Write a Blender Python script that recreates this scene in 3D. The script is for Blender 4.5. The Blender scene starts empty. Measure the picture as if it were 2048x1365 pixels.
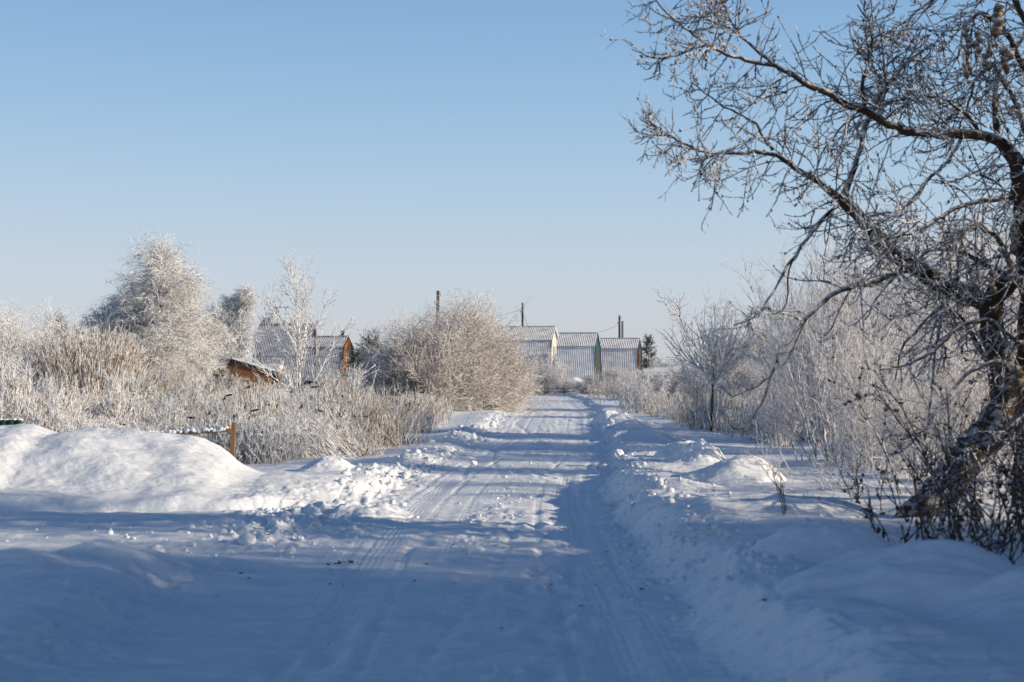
import bpy, math
import numpy as np
from mathutils import Matrix, Vector
RNG = np.random.default_rng(7)
SC = bpy.context.scene
COL = SC.collection
# ------------------------------------------------------------------ camera maths
CAM_Z = 1.6; F = 2844.0; HOR = 748.0
PITCH = math.atan((HOR - 682.5) / F)
def at(px, py, d):
    """point seen at photo pixel (px,py), d metres in front of the camera"""
    x = (px - 1024) / F; y = (682.5 - py) / F
    c, s = math.cos(PITCH), math.sin(PITCH)
    wy = c - y * s; wz = s + y * c
    k = d / wy
    return np.array([x * k, d, CAM_Z + wz * k])
def lat(px, d): return (px - 1024) / F * d
# ------------------------------------------------------------------ noise
def _h(ix, iy, seed):
    n = (ix.astype(np.int64) * 374761393 + iy.astype(np.int64) * 668265263 + seed * 1442695041) & 0xFFFFFFFF
    n = ((n ^ (n >> 13)) * 1274126177) & 0xFFFFFFFF
    n = (n ^ (n >> 16)) & 0xFFFF
    return n / 65535.0
def vnoise(x, y, seed=0):
    x = np.asarray(x, float); y = np.asarray(y, float)
    ix = np.floor(x); iy = np.floor(y); fx = x - ix; fy = y - iy
    ux = fx*fx*fx*(fx*(fx*6-15)+10); uy = fy*fy*fy*(fy*(fy*6-15)+10)
    a = _h(ix, iy, seed); b = _h(ix+1, iy, seed); c = _h(ix, iy+1, seed); d = _h(ix+1, iy+1, seed)
    return (a+(b-a)*ux)*(1-uy) + (c+(d-c)*ux)*uy - 0.5
def fbm(x, y, seed=0, oct=4, gain=0.5):
    s = 0; a = 1.0; f = 1.0
    for i in range(oct):
        s = s + a * vnoise(x*f + i*17.3, y*f - i*9.1, seed+i*31); a *= gain; f *= 2.03
    return s
def ss(a, b, x):
    t = np.clip((x-a)/(b-a), 0, 1); return t*t*(3-2*t)
def bump1(x, c, w): return np.exp(-((x-c)/w)**2)
# ------------------------------------------------------------------ terrain
RD = np.array([-80, 0, 7.4, 12.9, 18, 22, 30, 44.6, 63, 87, 108, 130, 160, 400.])
RX = np.array([-.9, -.2, -.22, -.30, -.25, 0, .55, 1.15, 1.75, 2.2, 1.8, -.2, -6, -70.])
_yy = np.linspace(-80, 400, 4801); _cc = np.interp(_yy, RD, RX)
_k = np.hanning(61); _k /= _k.sum()
_cs = np.convolve(np.pad(_cc, 30, mode='edge'), _k, mode='valid')
def centre(y): return np.interp(y, _yy, _cs)
FOOT = [(1085,1105),(1110,1128),(1095,1160),(1135,1185),(1120,1230),(1165,1245),(1150,1290),(905,1120),(870,1160),(690,1255),(660,1310),(560,1325),(850,1085),(1100,1075)]
_fr=np.random.default_rng(12)
FOOT += [(1085+_fr.normal(0,28), y) for y in 748+4550/_fr.uniform(7.6,24,26)]
FOOT = [(lat(px, 1.6*F/(py-HOR)), 1.6*F/(py-HOR)) for px, py in FOOT]
def masks(x, y):
    s = (x - centre(y))/(1+.32*ss(35,75,y))
    near = 1 - ss(10.8, 12.6, y)
    far = ss(17.2, 18.6, y)
    return s, near, far
def H(x, y, fine=True):
    x = np.asarray(x, float); y = np.asarray(y, float)
    s, near, far = masks(x, y)
    wob = .22*fbm(y*.7, s*0+3.1, 5, 3) + .1*vnoise(y*3.1, s*1.5, 9)
    fade = 1 - .42*ss(17.5, 22, y) - .1*ss(30, 70, y)
    # right bank
    sr = s + wob
    zr = ss(1.40, 1.82, sr)*.27*fade
    crest = bump1(sr, 2.05, .33)*.07*fade*(1+1.2*vnoise(y*1.1, s, 12))
    field = ss(1.9, 3.2, sr)
    und = field*(.11*fbm(x*.55, y*.4, 21, 3)+.02)
    z = zr + crest + und
    # left side
    l0 = 1.5 + .75*near
    sl = -s + wob*1.2 - l0
    amt = np.maximum(near*.6, far)
    amt = amt*(.8+.5*vnoise(y*.5, s*.2, 33))
    zl = ss(-.05, .5, sl)*(1-.62*ss(.65, 1.7, sl))*.33*fade*amt
    zl += ss(.8, 2.6, sl)*(.10*far)
    ditch = bump1(x, -4.6, 1.3)*bump1(y, 23.5, 4.5)*.14
    z = z + zl - ditch + ss(.8, 3, sl)*.10*fbm(x*.5, y*.45, 41, 3)*np.maximum(far, near)
    # side lane running to the left between the snow piles: plough lip
    z = z + ss(1.7, 2.4, -s)*(1-near)*(1-far)*(.02*vnoise(x*1.3, y*5, 51))
    # left field at large distance, large scale swells
    z = z + ss(60, 200, y)*.5*fbm(x*.02, y*.02, 61, 2)
    z = z + ss(300, 2500, y)*6*(fbm(x*.0015, y*.0015, 63, 2)+.2)
    # crossing lane far away
    z = z + bump1(y, 100+0.35*x, 2.2)*.16*ss(2.2, 5, s)*(1+.8*vnoise(x*1.6, y*.4, 71))
    if fine:
        nf = 1 - ss(60, 110, y)
        # wind ripples lying across the road
        off = ss(1.2, 2.2, np.abs(s))
        z = z + (.015+.008*off)*fbm(x*1.1+.4*y, y*5.5, 81, 4)*nf*(1+1.8*near)
        z = z + .022*off*fbm(x*3.1, y*5.0, 83, 3)*nf
        z = z + (.022+.012*near)*(1-off)*fbm(x*1.6, y*2.1, 87, 4, .6)*nf
        # wheel tracks
        for o, w, dp, am, fr in ((-.75,.07,.020,.30,.11),(.7,.07,.018,.34,.09),(-.3,.05,.012,.6,.07)):
            oo = s - o - am*np.sin(y*fr*2*np.pi/2.2+o*5)
            z = z - dp*bump1(oo,0,w)*ss(-.25,.2,vnoise(y*.3,0*y+o,97)) + .004*np.cos(y*2*np.pi/.11)*bump1(oo,0,w*.9)*nf
        for o, w, dp in ((-.88,.15,.022), (.86,.15,.022), (-.60,.04,.014), (.58,.035,.012), (1.16,.05,.014), (-1.12,.05,.014), (-.98,.02,.010), (.97,.02,.010), (-.25,.03,.007)):
            oo = s - o - .16*vnoise(y*.22, 0*y+o*.5, 91)
            z = z - dp*bump1(oo, 0, w)*(.7+.9*vnoise(y*.5, 0*y+o*7, 98))
            z = z + .0028*np.cos(oo*2*np.pi/.055)*bump1(oo, 0, w*1.1)*(.6+vnoise(y*1.2, 0*y+o*3, 92))
        # broken crust in the middle strip and along the edges
        rough = np.clip(bump1(s, .05, .28)*(.4+1.3*ss(-.1,.3,vnoise(y*.45, s*.5, 94))), 0, 1)*.5
        rough = rough + bump1(sr, 1.62, .32)*.6 + bump1(sl, .12, .36)*1.5*amt
        rough = rough + bump1(sr, 2.35, .4)*.22
        n1 = np.clip(fbm(x*5.5, y*4.2, 101, 3), 0, 1)
        n2 = np.clip(vnoise(x*15, y*11, 105)-.12, 0, 1)
        z = z + rough*nf*(.11*n1 + .07*n2)
        # scraped ribs down the bank
        z = z + .085*bump1(sr, 1.6, .24)*fbm(y*5+s*2.5, s*1.2, 111, 4, .6)*nf
        # debris where the lane meets the road
        deb = bump1(s, -2.1, .8)*bump1(y, 15.6, 1.9)
        z = z + deb*(.16*n1+.12*n2)
        z = z + bump1(y, 15.2+.25*vnoise(x*1.1, y*0, 113), .07)*.03*ss(1.6, 3, -s)
        for fx, fy in FOOT:
            q = ((x-fx)/.075)**2 + ((y-fy)/.19)**2
            z = z - .032*np.exp(-q) + .008*np.exp(-(np.sqrt(q)-1.6)**2*3)
    return z
def Hs(x, y): return float(H(np.array([x]), np.array([y]))[0])
# ------------------------------------------------------------------ mesh plumbing
def mesh_np(name, V, quads=None, tris=None, smooth=True):
    me = bpy.data.meshes.new(name)
    V = np.asarray(V, np.float32).reshape(-1, 3)
    me.vertices.add(len(V)); me.vertices.foreach_set('co', V.ravel())
    nq = 0 if quads is None else len(quads); nt = 0 if tris is None else len(tris)
    idx = []
    if nq: idx.append(np.asarray(quads, np.int32).ravel())
    if nt: idx.append(np.asarray(tris, np.int32).ravel())
    idx = np.concatenate(idx)
    me.loops.add(len(idx)); me.loops.foreach_set('vertex_index', idx)
    me.polygons.add(nq+nt)
    st = np.concatenate([np.arange(nq)*4, nq*4+np.arange(nt)*3]).astype(np.int32)
    me.polygons.foreach_set('loop_start', st)
    me.polygons.foreach_set('use_smooth', np.full(nq+nt, smooth, bool))
    me.update(calc_edges=True)
    return me
def link(name, me, mat, parent=None, loc=None):
    o = bpy.data.objects.new(name, me); COL.objects.link(o)
    if mat is not None and me is not None and not me.materials: me.materials.append(mat)
    if parent is not None: o.parent = parent
    if loc is not None: o.location = loc
    return o
def tag(o, label=None, cat=None, group=None, kind=None):
    if label: o['label'] = label
    if cat: o['category'] = cat
    if group: o['group'] = group
    if kind: o['kind'] = kind
    return o
def thing(name, label, cat, loc=(0,0,0), rz=0, group=None):
    o = bpy.data.objects.new(name, None); COL.objects.link(o)
    o.location = [float(v) for v in loc]; o.rotation_euler = (0,0,rz); o.empty_display_size = .2
    return tag(o, label, cat, group)
def dup(src, label, loc, rz=0, sc=1.0, group=None):
    r = src.copy(); COL.objects.link(r); r.location = [float(v) for v in loc]; r.rotation_euler = (0,0,rz)
    r.scale = (sc, sc, sc) if np.isscalar(sc) else sc
    r['label'] = label
    if group: r['group'] = group
    for ch in list(src.children):
        c = ch.copy(); COL.objects.link(c); c.parent = r
        for g in ch.children:
            d = g.copy(); COL.objects.link(d); d.parent = c
    return r
class MB:
    """collects quads/tris from boxes, prisms and tubes"""
    def __init__(s): s.V=[]; s.Q=[]; s.T=[]; s.n=0
    def add(s, V, Q=None, T=None):
        V = np.asarray(V, float).reshape(-1,3)
        if Q is not None and len(Q): s.Q.append(np.asarray(Q)+s.n)
        if T is not None and len(T): s.T.append(np.asarray(T)+s.n)
        s.V.append(V); s.n += len(V)
    def box(s, c, d, rot=None):
        c=np.array(c,float); h=np.array(d,float)/2
        V=np.array([[x,y,z] for x in(-1,1) for y in(-1,1) for z in(-1,1)],float)*h
        if rot is not None: V = V@np.array(rot.to_matrix() if hasattr(rot,'to_matrix') else rot).T
        s.add(V+c, [[0,1,3,2],[4,6,7,5],[0,4,5,1],[2,3,7,6],[0,2,6,4],[1,5,7,3]])
    def prism(s, poly, x0, x1):
        """polygon in (y,z), extruded along x"""
        n=len(poly); A=np.array([[x0,a,b] for a,b in poly]+[[x1,a,b] for a,b in poly])
        Q=[[i,(i+1)%n,n+(i+1)%n,n+i] for i in range(n)]
        T=[[0,i+1,i] for i in range(1,n-1)]+[[n,n+i,n+i+1] for i in range(1,n-1)]
        s.add(A,Q,T)
    def tubes(s, P, R, k=4): V,Q,T=tube_geo(P,R,k); s.add(V,Q,T)
    def mesh(s, name, smooth=False):
        return mesh_np(name, np.concatenate(s.V), np.concatenate(s.Q) if s.Q else None, np.concatenate(s.T) if s.T else None, smooth)
    def obj(s, name, mat, parent=None, smooth=False): return link(name, s.mesh(name, smooth), mat, parent)
def norm(v): return v/np.maximum(np.linalg.norm(v, axis=-1, keepdims=True), 1e-9)
def tube_geo(P, R, k=4):
    P=np.asarray(P,float); R=np.asarray(R,float)
    if P.ndim==2: P=P[None]; R=R[None]
    N,n,_=P.shape
    T=np.empty_like(P); T[:,1:-1]=P[:,2:]-P[:,:-2]; T[:,0]=P[:,1]-P[:,0]; T[:,-1]=P[:,-1]-P[:,-2]; T=norm(T)
    ref=norm(np.cross(T.mean(1)+1e-4, np.array([.31,.87,.38])))[:,None,:]
    U=norm(ref-(ref*T).sum(-1,keepdims=True)*T); W=np.cross(T,U)
    a=np.arange(k)*2*np.pi/k
    V=P[:,:,None,:]+R[:,:,None,None]*(U[:,:,None,:]*np.cos(a)[:,None]+W[:,:,None,:]*np.sin(a)[:,None])
    V=V.reshape(-1,3)
    b=(np.arange(N)[:,None]*n+np.arange(n-1)[None,:])*k
    j=np.arange(k); j2=(j+1)%k
    Q=np.stack([b[...,None]+j, b[...,None]+j2, b[...,None]+k+j2, b[...,None]+k+j],-1).reshape(-1,4)
    e=(np.arange(N)*n+n-1)*k
    T3=[np.stack([e, e+i, e+i+1],-1) for i in range(1,k-1)]
    return V,Q,np.concatenate(T3) if T3 else None
class Plant:
    """levels of branches, all polylines of one level held in one array"""
    def __init__(s, seed): s.r=np.random.default_rng(seed); s.lv=[]
    def stems(s, base, direc, L, n, r0, taper=.35, noise=.08, trop=0.0, jitter=.12):
        N=len(base); base=np.array(base,float); d=norm(np.array(direc,float)); L=np.broadcast_to(L,(N,))
        return s._walk(base,d,L,n,np.broadcast_to(r0,(N,)),taper,noise,trop,jitter)
    def _walk(s,p,d,L,n,r0,taper,noise,trop,jitter):
        N=len(p); P=np.empty((N,n,3)); P[:,0]=p; trop=np.broadcast_to(trop,(n,)) if np.ndim(trop)==0 else np.asarray(trop)
        for i in range(1,n):
            d=norm(d+noise*s.r.normal(size=(N,3))+np.array([0,0,1.])*trop[min(i,len(trop)-1)])
            P[:,i]=P[:,i-1]+d*(L/(n-1))[:,None]
        t=np.linspace(0,1,n)[None]; R=r0[:,None]*(1-(1-taper)*t)*(1+jitter*s.r.normal(size=(N,n))).clip(.5,1.6)
        s.lv.append([P,R]); return P,R
    def grow(s, par, count, L, ang, n=4, r=None, rr=.6, t0=.15, t1=1., lenf=None, taper=.4, noise=.12, trop=0., jitter=.15, up=0., prl=None):
        P,R=par; N,m,_=P.shape; M=int(N*count)
        idx=s.r.integers(0,N,M); t=s.r.uniform(t0,t1,M); k=np.clip(t*(m-1),0,m-1.001); i=k.astype(int); f=(k-i)[:,None]
        b=P[idx,i]*(1-f)+P[idx,i+1]*f; tan=norm(P[idx,i+1]-P[idx,i]); pr=R[idx,i]
        v=s.r.normal(size=(M,3)); v[:,2]+=up; v=norm(v-(v*tan).sum(-1,keepdims=True)*tan)
        a=(ang+.3*ang*s.r.normal(size=M))[:,None]
        d=np.cos(a)*tan+np.sin(a)*v
        LL=L*s.r.uniform(.5,1.25,M)
        if lenf is not None: LL=LL*lenf(t)
        if prl: LL=LL*np.clip(pr/prl,.3,1.)
        r0=np.minimum(pr*.85, (r if r is not None else pr*rr)*s.r.uniform(.8,1.2,M))
        return s._walk(b,d,LL,n,r0,taper,noise,trop,jitter)
    def mesh(s, name, ks, lv=None):
        mb=MB()
        lv=s.lv if lv is None else lv
        for (P,R),k in zip(lv,ks): mb.tubes(P,R,k)
        return mb.mesh(name, True)
def blobs(mb, C, S, rng, rough=.25):
    """lumpy little ellipsoids (12-vertex icosahedra)"""
    g=(1+5**.5)/2
    I=norm(np.array([[-1,g,0],[1,g,0],[-1,-g,0],[1,-g,0],[0,-1,g],[0,1,g],[0,-1,-g],[0,1,-g],[g,0,-1],[g,0,1],[-g,0,-1],[-g,0,1]],float))
    Fc=np.array([[0,11,5],[0,5,1],[0,1,7],[0,7,10],[0,10,11],[1,5,9],[5,11,4],[11,10,2],[10,7,6],[7,1,8],[3,9,4],[3,4,2],[3,2,6],[3,6,8],[3,8,9],[4,9,5],[2,4,11],[6,2,10],[8,6,7],[9,8,1]])
    N=len(C); V=I[None]*(1+rough*rng.normal(size=(N,12,1)))*np.asarray(S).reshape(N,1,-1)+np.asarray(C)[:,None]
    mb.add(V.reshape(-1,3), None, (np.arange(N)[:,None,None]*12+Fc[None]).reshape(-1,3))
# ------------------------------------------------------------------ materials
class NT:
    def __init__(s, name):
        s.m=bpy.data.materials.new(name); s.m.use_nodes=True; s.t=s.m.node_tree; s.n=s.t.nodes; s.b=s.n['Principled BSDF']
    def add(s, ty, **kw):
        nd=s.n.new(ty)
        for k,v in kw.items():
            if k.startswith('i_'):
                key=k[2:]; nd.inputs[int(key) if key.isdigit() else key.replace('_',' ')].default_value=v
            else: setattr(nd,k,v)
        return nd
    def l(s,a,b): s.t.links.new(a,b)
    def ramp(s, fac, stops):
        r=s.add('ShaderNodeValToRGB'); e=r.color_ramp.elements
        while len(e)<len(stops): e.new(.5)
        for q,(p,c) in zip(e,stops): q.position=p; q.color=(*c,1) if len(c)==3 else c
        s.l(fac,r.inputs[0]); return r.outputs[0]
    def noise(s, scale, detail=4, rough=.55, vec=None, dist=0):
        n=s.add('ShaderNodeTexNoise'); n.inputs['Scale'].default_value=scale; n.inputs['Detail'].default_value=detail
        n.inputs['Roughness'].default_value=rough; n.inputs['Distortion'].default_value=dist
        if vec is not None: s.l(vec,n.inputs['Vector'])
        return n.outputs['Fac']
    def obj(s, scale=None):
        t=s.add('ShaderNodeTexCoord').outputs['Object']
        if scale is None: return t
        m=s.add('ShaderNodeMapping'); m.inputs['Scale'].default_value=scale; s.l(t,m.inputs[0]); return m.outputs[0]
    def mix(s, fac, a, b):
        m=s.add('ShaderNodeMix', data_type='RGBA')
        for v,i in ((fac,0),(a,6),(b,7)):
            if hasattr(v,'node'): s.l(v,m.inputs[i])
            else: m.inputs[i].default_value=v if i==0 else (*v,1)
        return m.outputs[2]
    def math(s, op, a, b=None, clamp=False):
        m=s.add('ShaderNodeMath', operation=op, use_clamp=clamp)
        for v,i in ((a,0),(b,1)):
            if v is None: continue
            if hasattr(v,'node'): s.l(v,m.inputs[i])
            else: m.inputs[i].default_value=v
        return m.outputs[0]
    def out(s, col, rough=.9, bump=None, bs=.3, bd=.02, spec=.3):
        if hasattr(col,'node'): s.l(col,s.b.inputs['Base Color'])
        else: s.b.inputs['Base Color'].default_value=(*col,1)
        s.b.inputs['Roughness'].default_value=rough
        s.b.inputs['Specular IOR Level'].default_value=spec
        if bump is not None:
            b=s.add('ShaderNodeBump'); b.inputs['Strength'].default_value=bs; b.inputs['Distance'].default_value=bd
            s.l(bump,b.inputs['Height']); s.l(b.outputs[0],s.b.inputs['Normal'])
        return s.m
def frost(name, bark, amount, upw=.5, white=(.80,.80,.83), nscale=9., contrast=5., bark2=None):
    """bark or dry stalk under hoar frost: frost sits on every side, thicker on top"""
    n=NT(name); g=n.add('ShaderNodeNewGeometry'); sep=n.add('ShaderNodeSeparateXYZ'); n.l(g.outputs['Normal'],sep.inputs[0])
    v=n.obj()
    a=n.math('MULTIPLY', n.math('SUBTRACT', n.noise(nscale,5,.65,v), .5), contrast)
    f=n.math('ADD', n.math('ADD', n.math('MULTIPLY',sep.outputs[2],upw), a), amount, True)
    bk=bark if bark2 is None else n.mix(n.noise(1.7,3,.6,v), bark, bark2)
    return n.out(n.mix(f,bk,white), .85, spec=.15)
def snow_mat(name, ripple=True):
    n=NT(name); v=n.obj()
    c=n.mix(n.noise(.8,3,.5,v), (.90,.91,.93), (.84,.86,.89))
    b=n.math('ADD', n.math('MULTIPLY', n.noise(9,6,.65,n.obj((1,2.6,1))), 1.0), n.math('MULTIPLY', n.noise(75,3,.6,v), .22))
    m=n.out(c,.62,b,.55,.05,.25)
    return m
def simple(name, c1, c2, scale=6, rough=.8, bs=.3, stretch=None, bd=.01):
    n=NT(name); v=n.obj(stretch)
    f=n.noise(scale,5,.6,v)
    return n.out(n.mix(n.math('MULTIPLY',n.math('SUBTRACT',f,.3),2.5,True),c1,c2), rough, f, bs, bd)
M={}
M['snow']=snow_mat('snow_surface')
M['packed']=snow_mat('packed_snow')
M['pile']=snow_mat('piled_snow')
M['frost_tree']=frost('frost_bark_main', (.035,.027,.022), .34, .9, (.86,.86,.88), nscale=14, contrast=3.8, bark2=(.06,.042,.03))
M['frost_limb']=frost('frost_bark_limb', (.035,.026,.02), -.12, .95, (.80,.80,.83), nscale=12, contrast=3.2, bark2=(.085,.055,.034))
M['bark_main']=frost('bark_main', (.05,.032,.022), -.30, .55, nscale=9, contrast=4.0, bark2=(.065,.042,.028))
M['frost_willow']=frost('frost_willow', (.15,.095,.055), .66, .3, (.93,.89,.86), 12, 4.8)
M['frost_up']=frost('frost_upright', (.09,.06,.04), .75, .3, (.90,.88,.88), 10, 4.5, bark2=(.16,.10,.06))
M['frost_birch']=frost('frost_birch', (.10,.08,.07), .82, .3, (.92,.91,.91), 8, 4.)
M['frost_young']=frost('frost_young', (.10,.07,.05), .8, .3, (.92,.91,.91), 12, 4.)
M['reed']=frost('frost_reed', (.30,.21,.13), .54, .15, (.90,.88,.86), 5, 6.5, bark2=(.18,.12,.07))
M['weed']=frost('frost_weed', (.13,.10,.075), .74, .3, (.90,.90,.92), 8, 4.2)
M['head']=frost('reed_head', (.035,.03,.028), -.2, .3, (.6,.6,.62), 30, 3.)
M['near_stem']=frost('near_stem', (.045,.032,.025), -.15, .75, (.75,.75,.78), 22, 4.0, bark2=(.09,.06,.04))
M['needle']=frost('pine_needle', (.03,.045,.03), -.22, .5, (.6,.62,.6), 5, 4.)
M['trunk']=frost('trunk_far', (.09,.07,.06), .2, .2, (.7,.7,.7), 6, 3.)
M['fuzz']=frost('seed_fuzz', (.16,.09,.04), .15, .6, (.75,.75,.77), 12, 3.)
def roof_mat(nm='frosted_corrugated_sheet',c1=(.56,.545,.53),c2=(.82,.80,.79)):
    n=NT(nm); v=n.obj()
    f=n.math('MULTIPLY',n.math('SUBTRACT',n.noise(1.1,5,.6,n.obj((1,1,2.4))),.28),3.0,True)
    return n.out(n.mix(f,c1,c2),.75,n.noise(20,3,.5,v),.15,.01)
M['roof']=roof_mat(); M['roof_grey']=roof_mat('grey_corrugated_sheet',(.34,.34,.35),(.60,.59,.60))
def plank(name, c1, c2, w=.14):
    n=NT(name); wv=n.add('ShaderNodeTexWave', wave_type='BANDS', bands_direction='Z', wave_profile='SAW'); wv.inputs['Scale'].default_value=1/w/3.1416*1.57
    n.l(n.obj(),wv.inputs['Vector'])
    f=n.noise(5,4,.6,n.obj((.4,.4,5)))
    c=n.mix(n.ramp(wv.outputs['Fac'],[(0,(.25,.25,.25)),(.1,(1,1,1)),(1,(1,1,1))]),(c1[0]*.35,c1[1]*.35,c1[2]*.35),n.mix(f,c1,c2))
    return n.out(c,.7,wv.outputs['Fac'],.5,.02)
M['plank_orange']=plank('varnished_planks',(.42,.17,.05),(.30,.11,.03))
M['plank_brown']=plank('brown_planks',(.24,.10,.035),(.16,.065,.025))
M['plank_dark']=plank('dark_brown_planks',(.075,.028,.015),(.045,.018,.01))
M['paint_red']=simple('red_paint',(.28,.03,.03),(.18,.02,.025))
M['paint_white']=simple('whitewashed_boards',(.68,.66,.58),(.56,.54,.47),4)
M['paint_teal']=simple('teal_paint',(.012,.085,.12),(.015,.06,.08),4)
M['paint_olive']=simple('weathered_teal_boards',(.05,.068,.06),(.04,.04,.032),4)
M['glass']=simple('shutter_pale',(.62,.60,.52),(.5,.48,.42),3,.4)
M['dark']=simple('dark_edge',(.03,.025,.022),(.05,.04,.035))
M['metal']=simple('stove_pipe',(.20,.20,.21),(.12,.12,.12),8,.5)
M['green']=simple('green_sheet',(.006,.045,.022),(.008,.06,.03),5,.5)
M['pole']=frost('old_pole_wood',(.035,.026,.02),-.35,.4,(.7,.7,.72),7,3.5,bark2=(.07,.05,.04))
M['rail']=simple('raw_wood',(.30,.17,.07),(.20,.11,.05),9,.8,.4,(1,1,.3))
M['wire']=simple('wire',(.12,.12,.13),(.16,.16,.17))
M['ceramic']=simple('insulator',(.6,.6,.58),(.5,.5,.5),5,.3)
# ------------------------------------------------------------------ ground and road
def build_ground():
    u1=np.linspace(-.43,.43,1250)
    ext=np.concatenate([np.geomspace(.436,45,60)])
    u=np.concatenate([-ext[::-1],u1,ext])
    back=np.linspace(-90,5.6,60)[:-1]
    sc=np.linspace((1/5.6),(1/170.),1150); mid=1/sc
    far=np.geomspace(172,5000,70)
    v=np.concatenate([back,mid,far])
    w=np.where(v<5.6, 5.6, v)
    X=u[None,:]*w[:,None]; Y=np.repeat(v[:,None],len(u),1)
    Z=H(X,Y)
    nv,nu=X.shape
    V=np.stack([X,Y,Z],-1).reshape(-1,3)
    i=np.arange(nv-1)[:,None]*nu+np.arange(nu-1)[None,:]
    Q=np.stack([i,i+1,i+nu+1,i+nu],-1).reshape(-1,4)
    xm=X[:-1,:-1].ravel(); ym=Y[:-1,:-1].ravel(); s,near,farm=masks(xm,ym)
    l0=1.55+.75*near
    road=((s<1.5)&(s>-l0)&(ym<150)) | ((ym>12.4)&(ym<16.9)&(s<-1.4)&(xm>-60)&(near<.2)&(farm<.05))
    for nm,mask,mat in (('snow_ground',~road,M['snow']),('road',road,M['packed'])):
        q=Q[mask]; used,inv=np.unique(q,return_inverse=True)
        o=link(nm, mesh_np(nm, V[used], inv.reshape(-1,4)), mat); tag(o,kind='structure')
build_ground()
# ------------------------------------------------------------------ snow piles
def patch(name, label, x0,x1,y0,y1, fn, nx=160, ny=160, group=None, cat='snow pile'):
    X,Y=np.meshgrid(np.linspace(x0,x1,nx),np.linspace(y0,y1,ny))
    m=fn(X,Y); B=H(X,Y); Z=B+m-.03*(1-ss(0,.012,m))
    V=np.stack([X,Y,Z],-1).reshape(-1,3)
    i=np.arange(ny-1)[:,None]*nx+np.arange(nx-1)[None,:]
    Q=np.stack([i,i+1,i+nx+1,i+nx],-1).reshape(-1,4)
    keep=(m.ravel()[Q].max(1)>.0005); q=Q[keep]; used,inv=np.unique(q,return_inverse=True)
    o=link(name, mesh_np(name, V[used], inv.reshape(-1,4)), M['pile']); return tag(o,label,cat,group)
def big_pile(x,y):
    cr=np.interp(x,[-14,-10,-6.95,-6.2,-5.6,-5.2,-4.7,-4.2,-3.7,-3.15,-2.3,-2.0],[.42,.6,.66,.60,.71,.71,.67,.54,.27,.12,.05,0])
    yf=16.55+.10*fbm(x*1.3,0*x,201,3)+ss(-3.5,-2.2,x)*.5
    rim=np.interp(x,[-14,-7,-4,-2.8,-2.1],[.24,.23,.17,.14,0])
    t=y-yf
    z=rim*ss(0,.22+.08*vnoise(x*2.2,0*x,203),t)*(1+.35*vnoise(x*2.6,0*y,204))
    yc=19.5-ss(-4.5,-2.5,x)*1.2
    up=ss(.6,1.,np.clip((y-yf)/(yc-yf),0,1)*.75+.25)
    z=z+np.clip(cr-rim,0,1)*ss(.1,1.,(y-yf)/(yc-yf))
    z=z*(1-ss(0,1,(y-yc)/2.4))
    z=z+ss(.05,.3,z)*(.075*fbm(x*1.1+.6*y,y*1.3,205,2)+.02*fbm(x*4+2*y,y*5,206,4))
    return np.where(t<0,0,z)*ss(-2.0,-2.4,x)
patch('snow_pile','long rounded bank of ploughed snow, sunlit, beside the side lane on the left',-13,-1.9,16.3,22.2,big_pile,700,420)
def dome(cx,cy,rx,ry,h,seed,skew=0.,pw=1.6,rough=.12):
    def f(x,y):
        dx=(x-cx)/rx; dy=(y-cy)/ry
        dx=dx+.22*fbm(x*1.3/rx,y*1.3/ry,seed,2); dy=dy+.22*fbm(x*1.3/rx+9,y*1.3/ry,seed+1,2)
        dx=dx-skew*np.clip(1-dx*dx-dy*dy,0,1)
        q=np.clip(1-dx*dx-dy*dy,0,1)
        return h*q**pw*(1+rough*fbm(x*4/rx,y*4/ry,seed+3,3))
    return f
def mound(px,py,d,wpx,h,label,seed,skew=0,pw=1.5,ar=1.1,rough=.2,nm='snow_mound'):
    x=lat(px,d); r=wpx/F*d/2
    patch(nm,label,x-r*1.5,x+r*1.5,d-r*ar*1.5,d+r*ar*1.5,dome(x,d,r,r*ar,h,seed,skew,pw,rough),110,110,cat='snow mound')
mound(135,1050,11.2,560,.17,'blue shaded peaked snow mound at the left edge in the foreground',301,.1,2.0,.7)
mound(-60,1100,10.6,480,.22,'shaded snow heap cut off by the left edge in front of the side lane',303,.1,1.8,.6)
mound(1470,960,17.3,215,.32,'large smooth snow mound with sunlit right side on the right verge',305,.15,1.2,1.0,.1)
mound(1392,912,22.5,150,.36,'pointed snow hummock with rough brown-flecked face on the right verge',307,.1,1.9,.9,.5)
mound(1372,895,24.3,130,.27,'small round snow cap just left of the pointed hummock',309,0,.9,.9,.15)
mound(1300,868,31,170,.2,'low snow swell left of the twin hummocks',311,0,1.4)
mound(1650,1125,10.0,330,.24,'dome of shaded snow in front of the leaning trunk on the right',313,.1,1.5,.7,.1)
mound(1850,1215,8.4,620,.34,'broad shaded snow mound in the lower right corner',315,.15,1.6,.6,.1)
mound(2080,1260,7.9,500,.22,'shaded snow shoulder cut off by the right edge below the brush',316,.15,1.6,.6,.1)
mound(1213,828,45,75,.28,'small snow bump on the right road edge nearest the bend',317,0,1.2)
mound(1245,838,41,90,.26,'snow bump on the right road edge beside the dry reeds',319,0,1.2)
mound(1275,845,38,110,.22,'flat snow bump right of two others at the road edge',321,0,1.2)
mound(905,818,58,60,.32,'white snow cap lying at the foot of the big round bush',323,0,1.0)
mound(645,935,22.6,130,.22,'small snow hump with a dark hollow on the left verge',325,.1,1.6,.7,.3)
mound(1560,1000,13.6,420,.12,'low lumpy snow ridge behind the shaded dome on the right verge',327,.1,1.2,.8,.6)
mound(700,1018,16.3,260,.10,'low crumbly snow patch at the tip of the long ploughed bank',329,.1,1.2,.9,.9)
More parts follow.
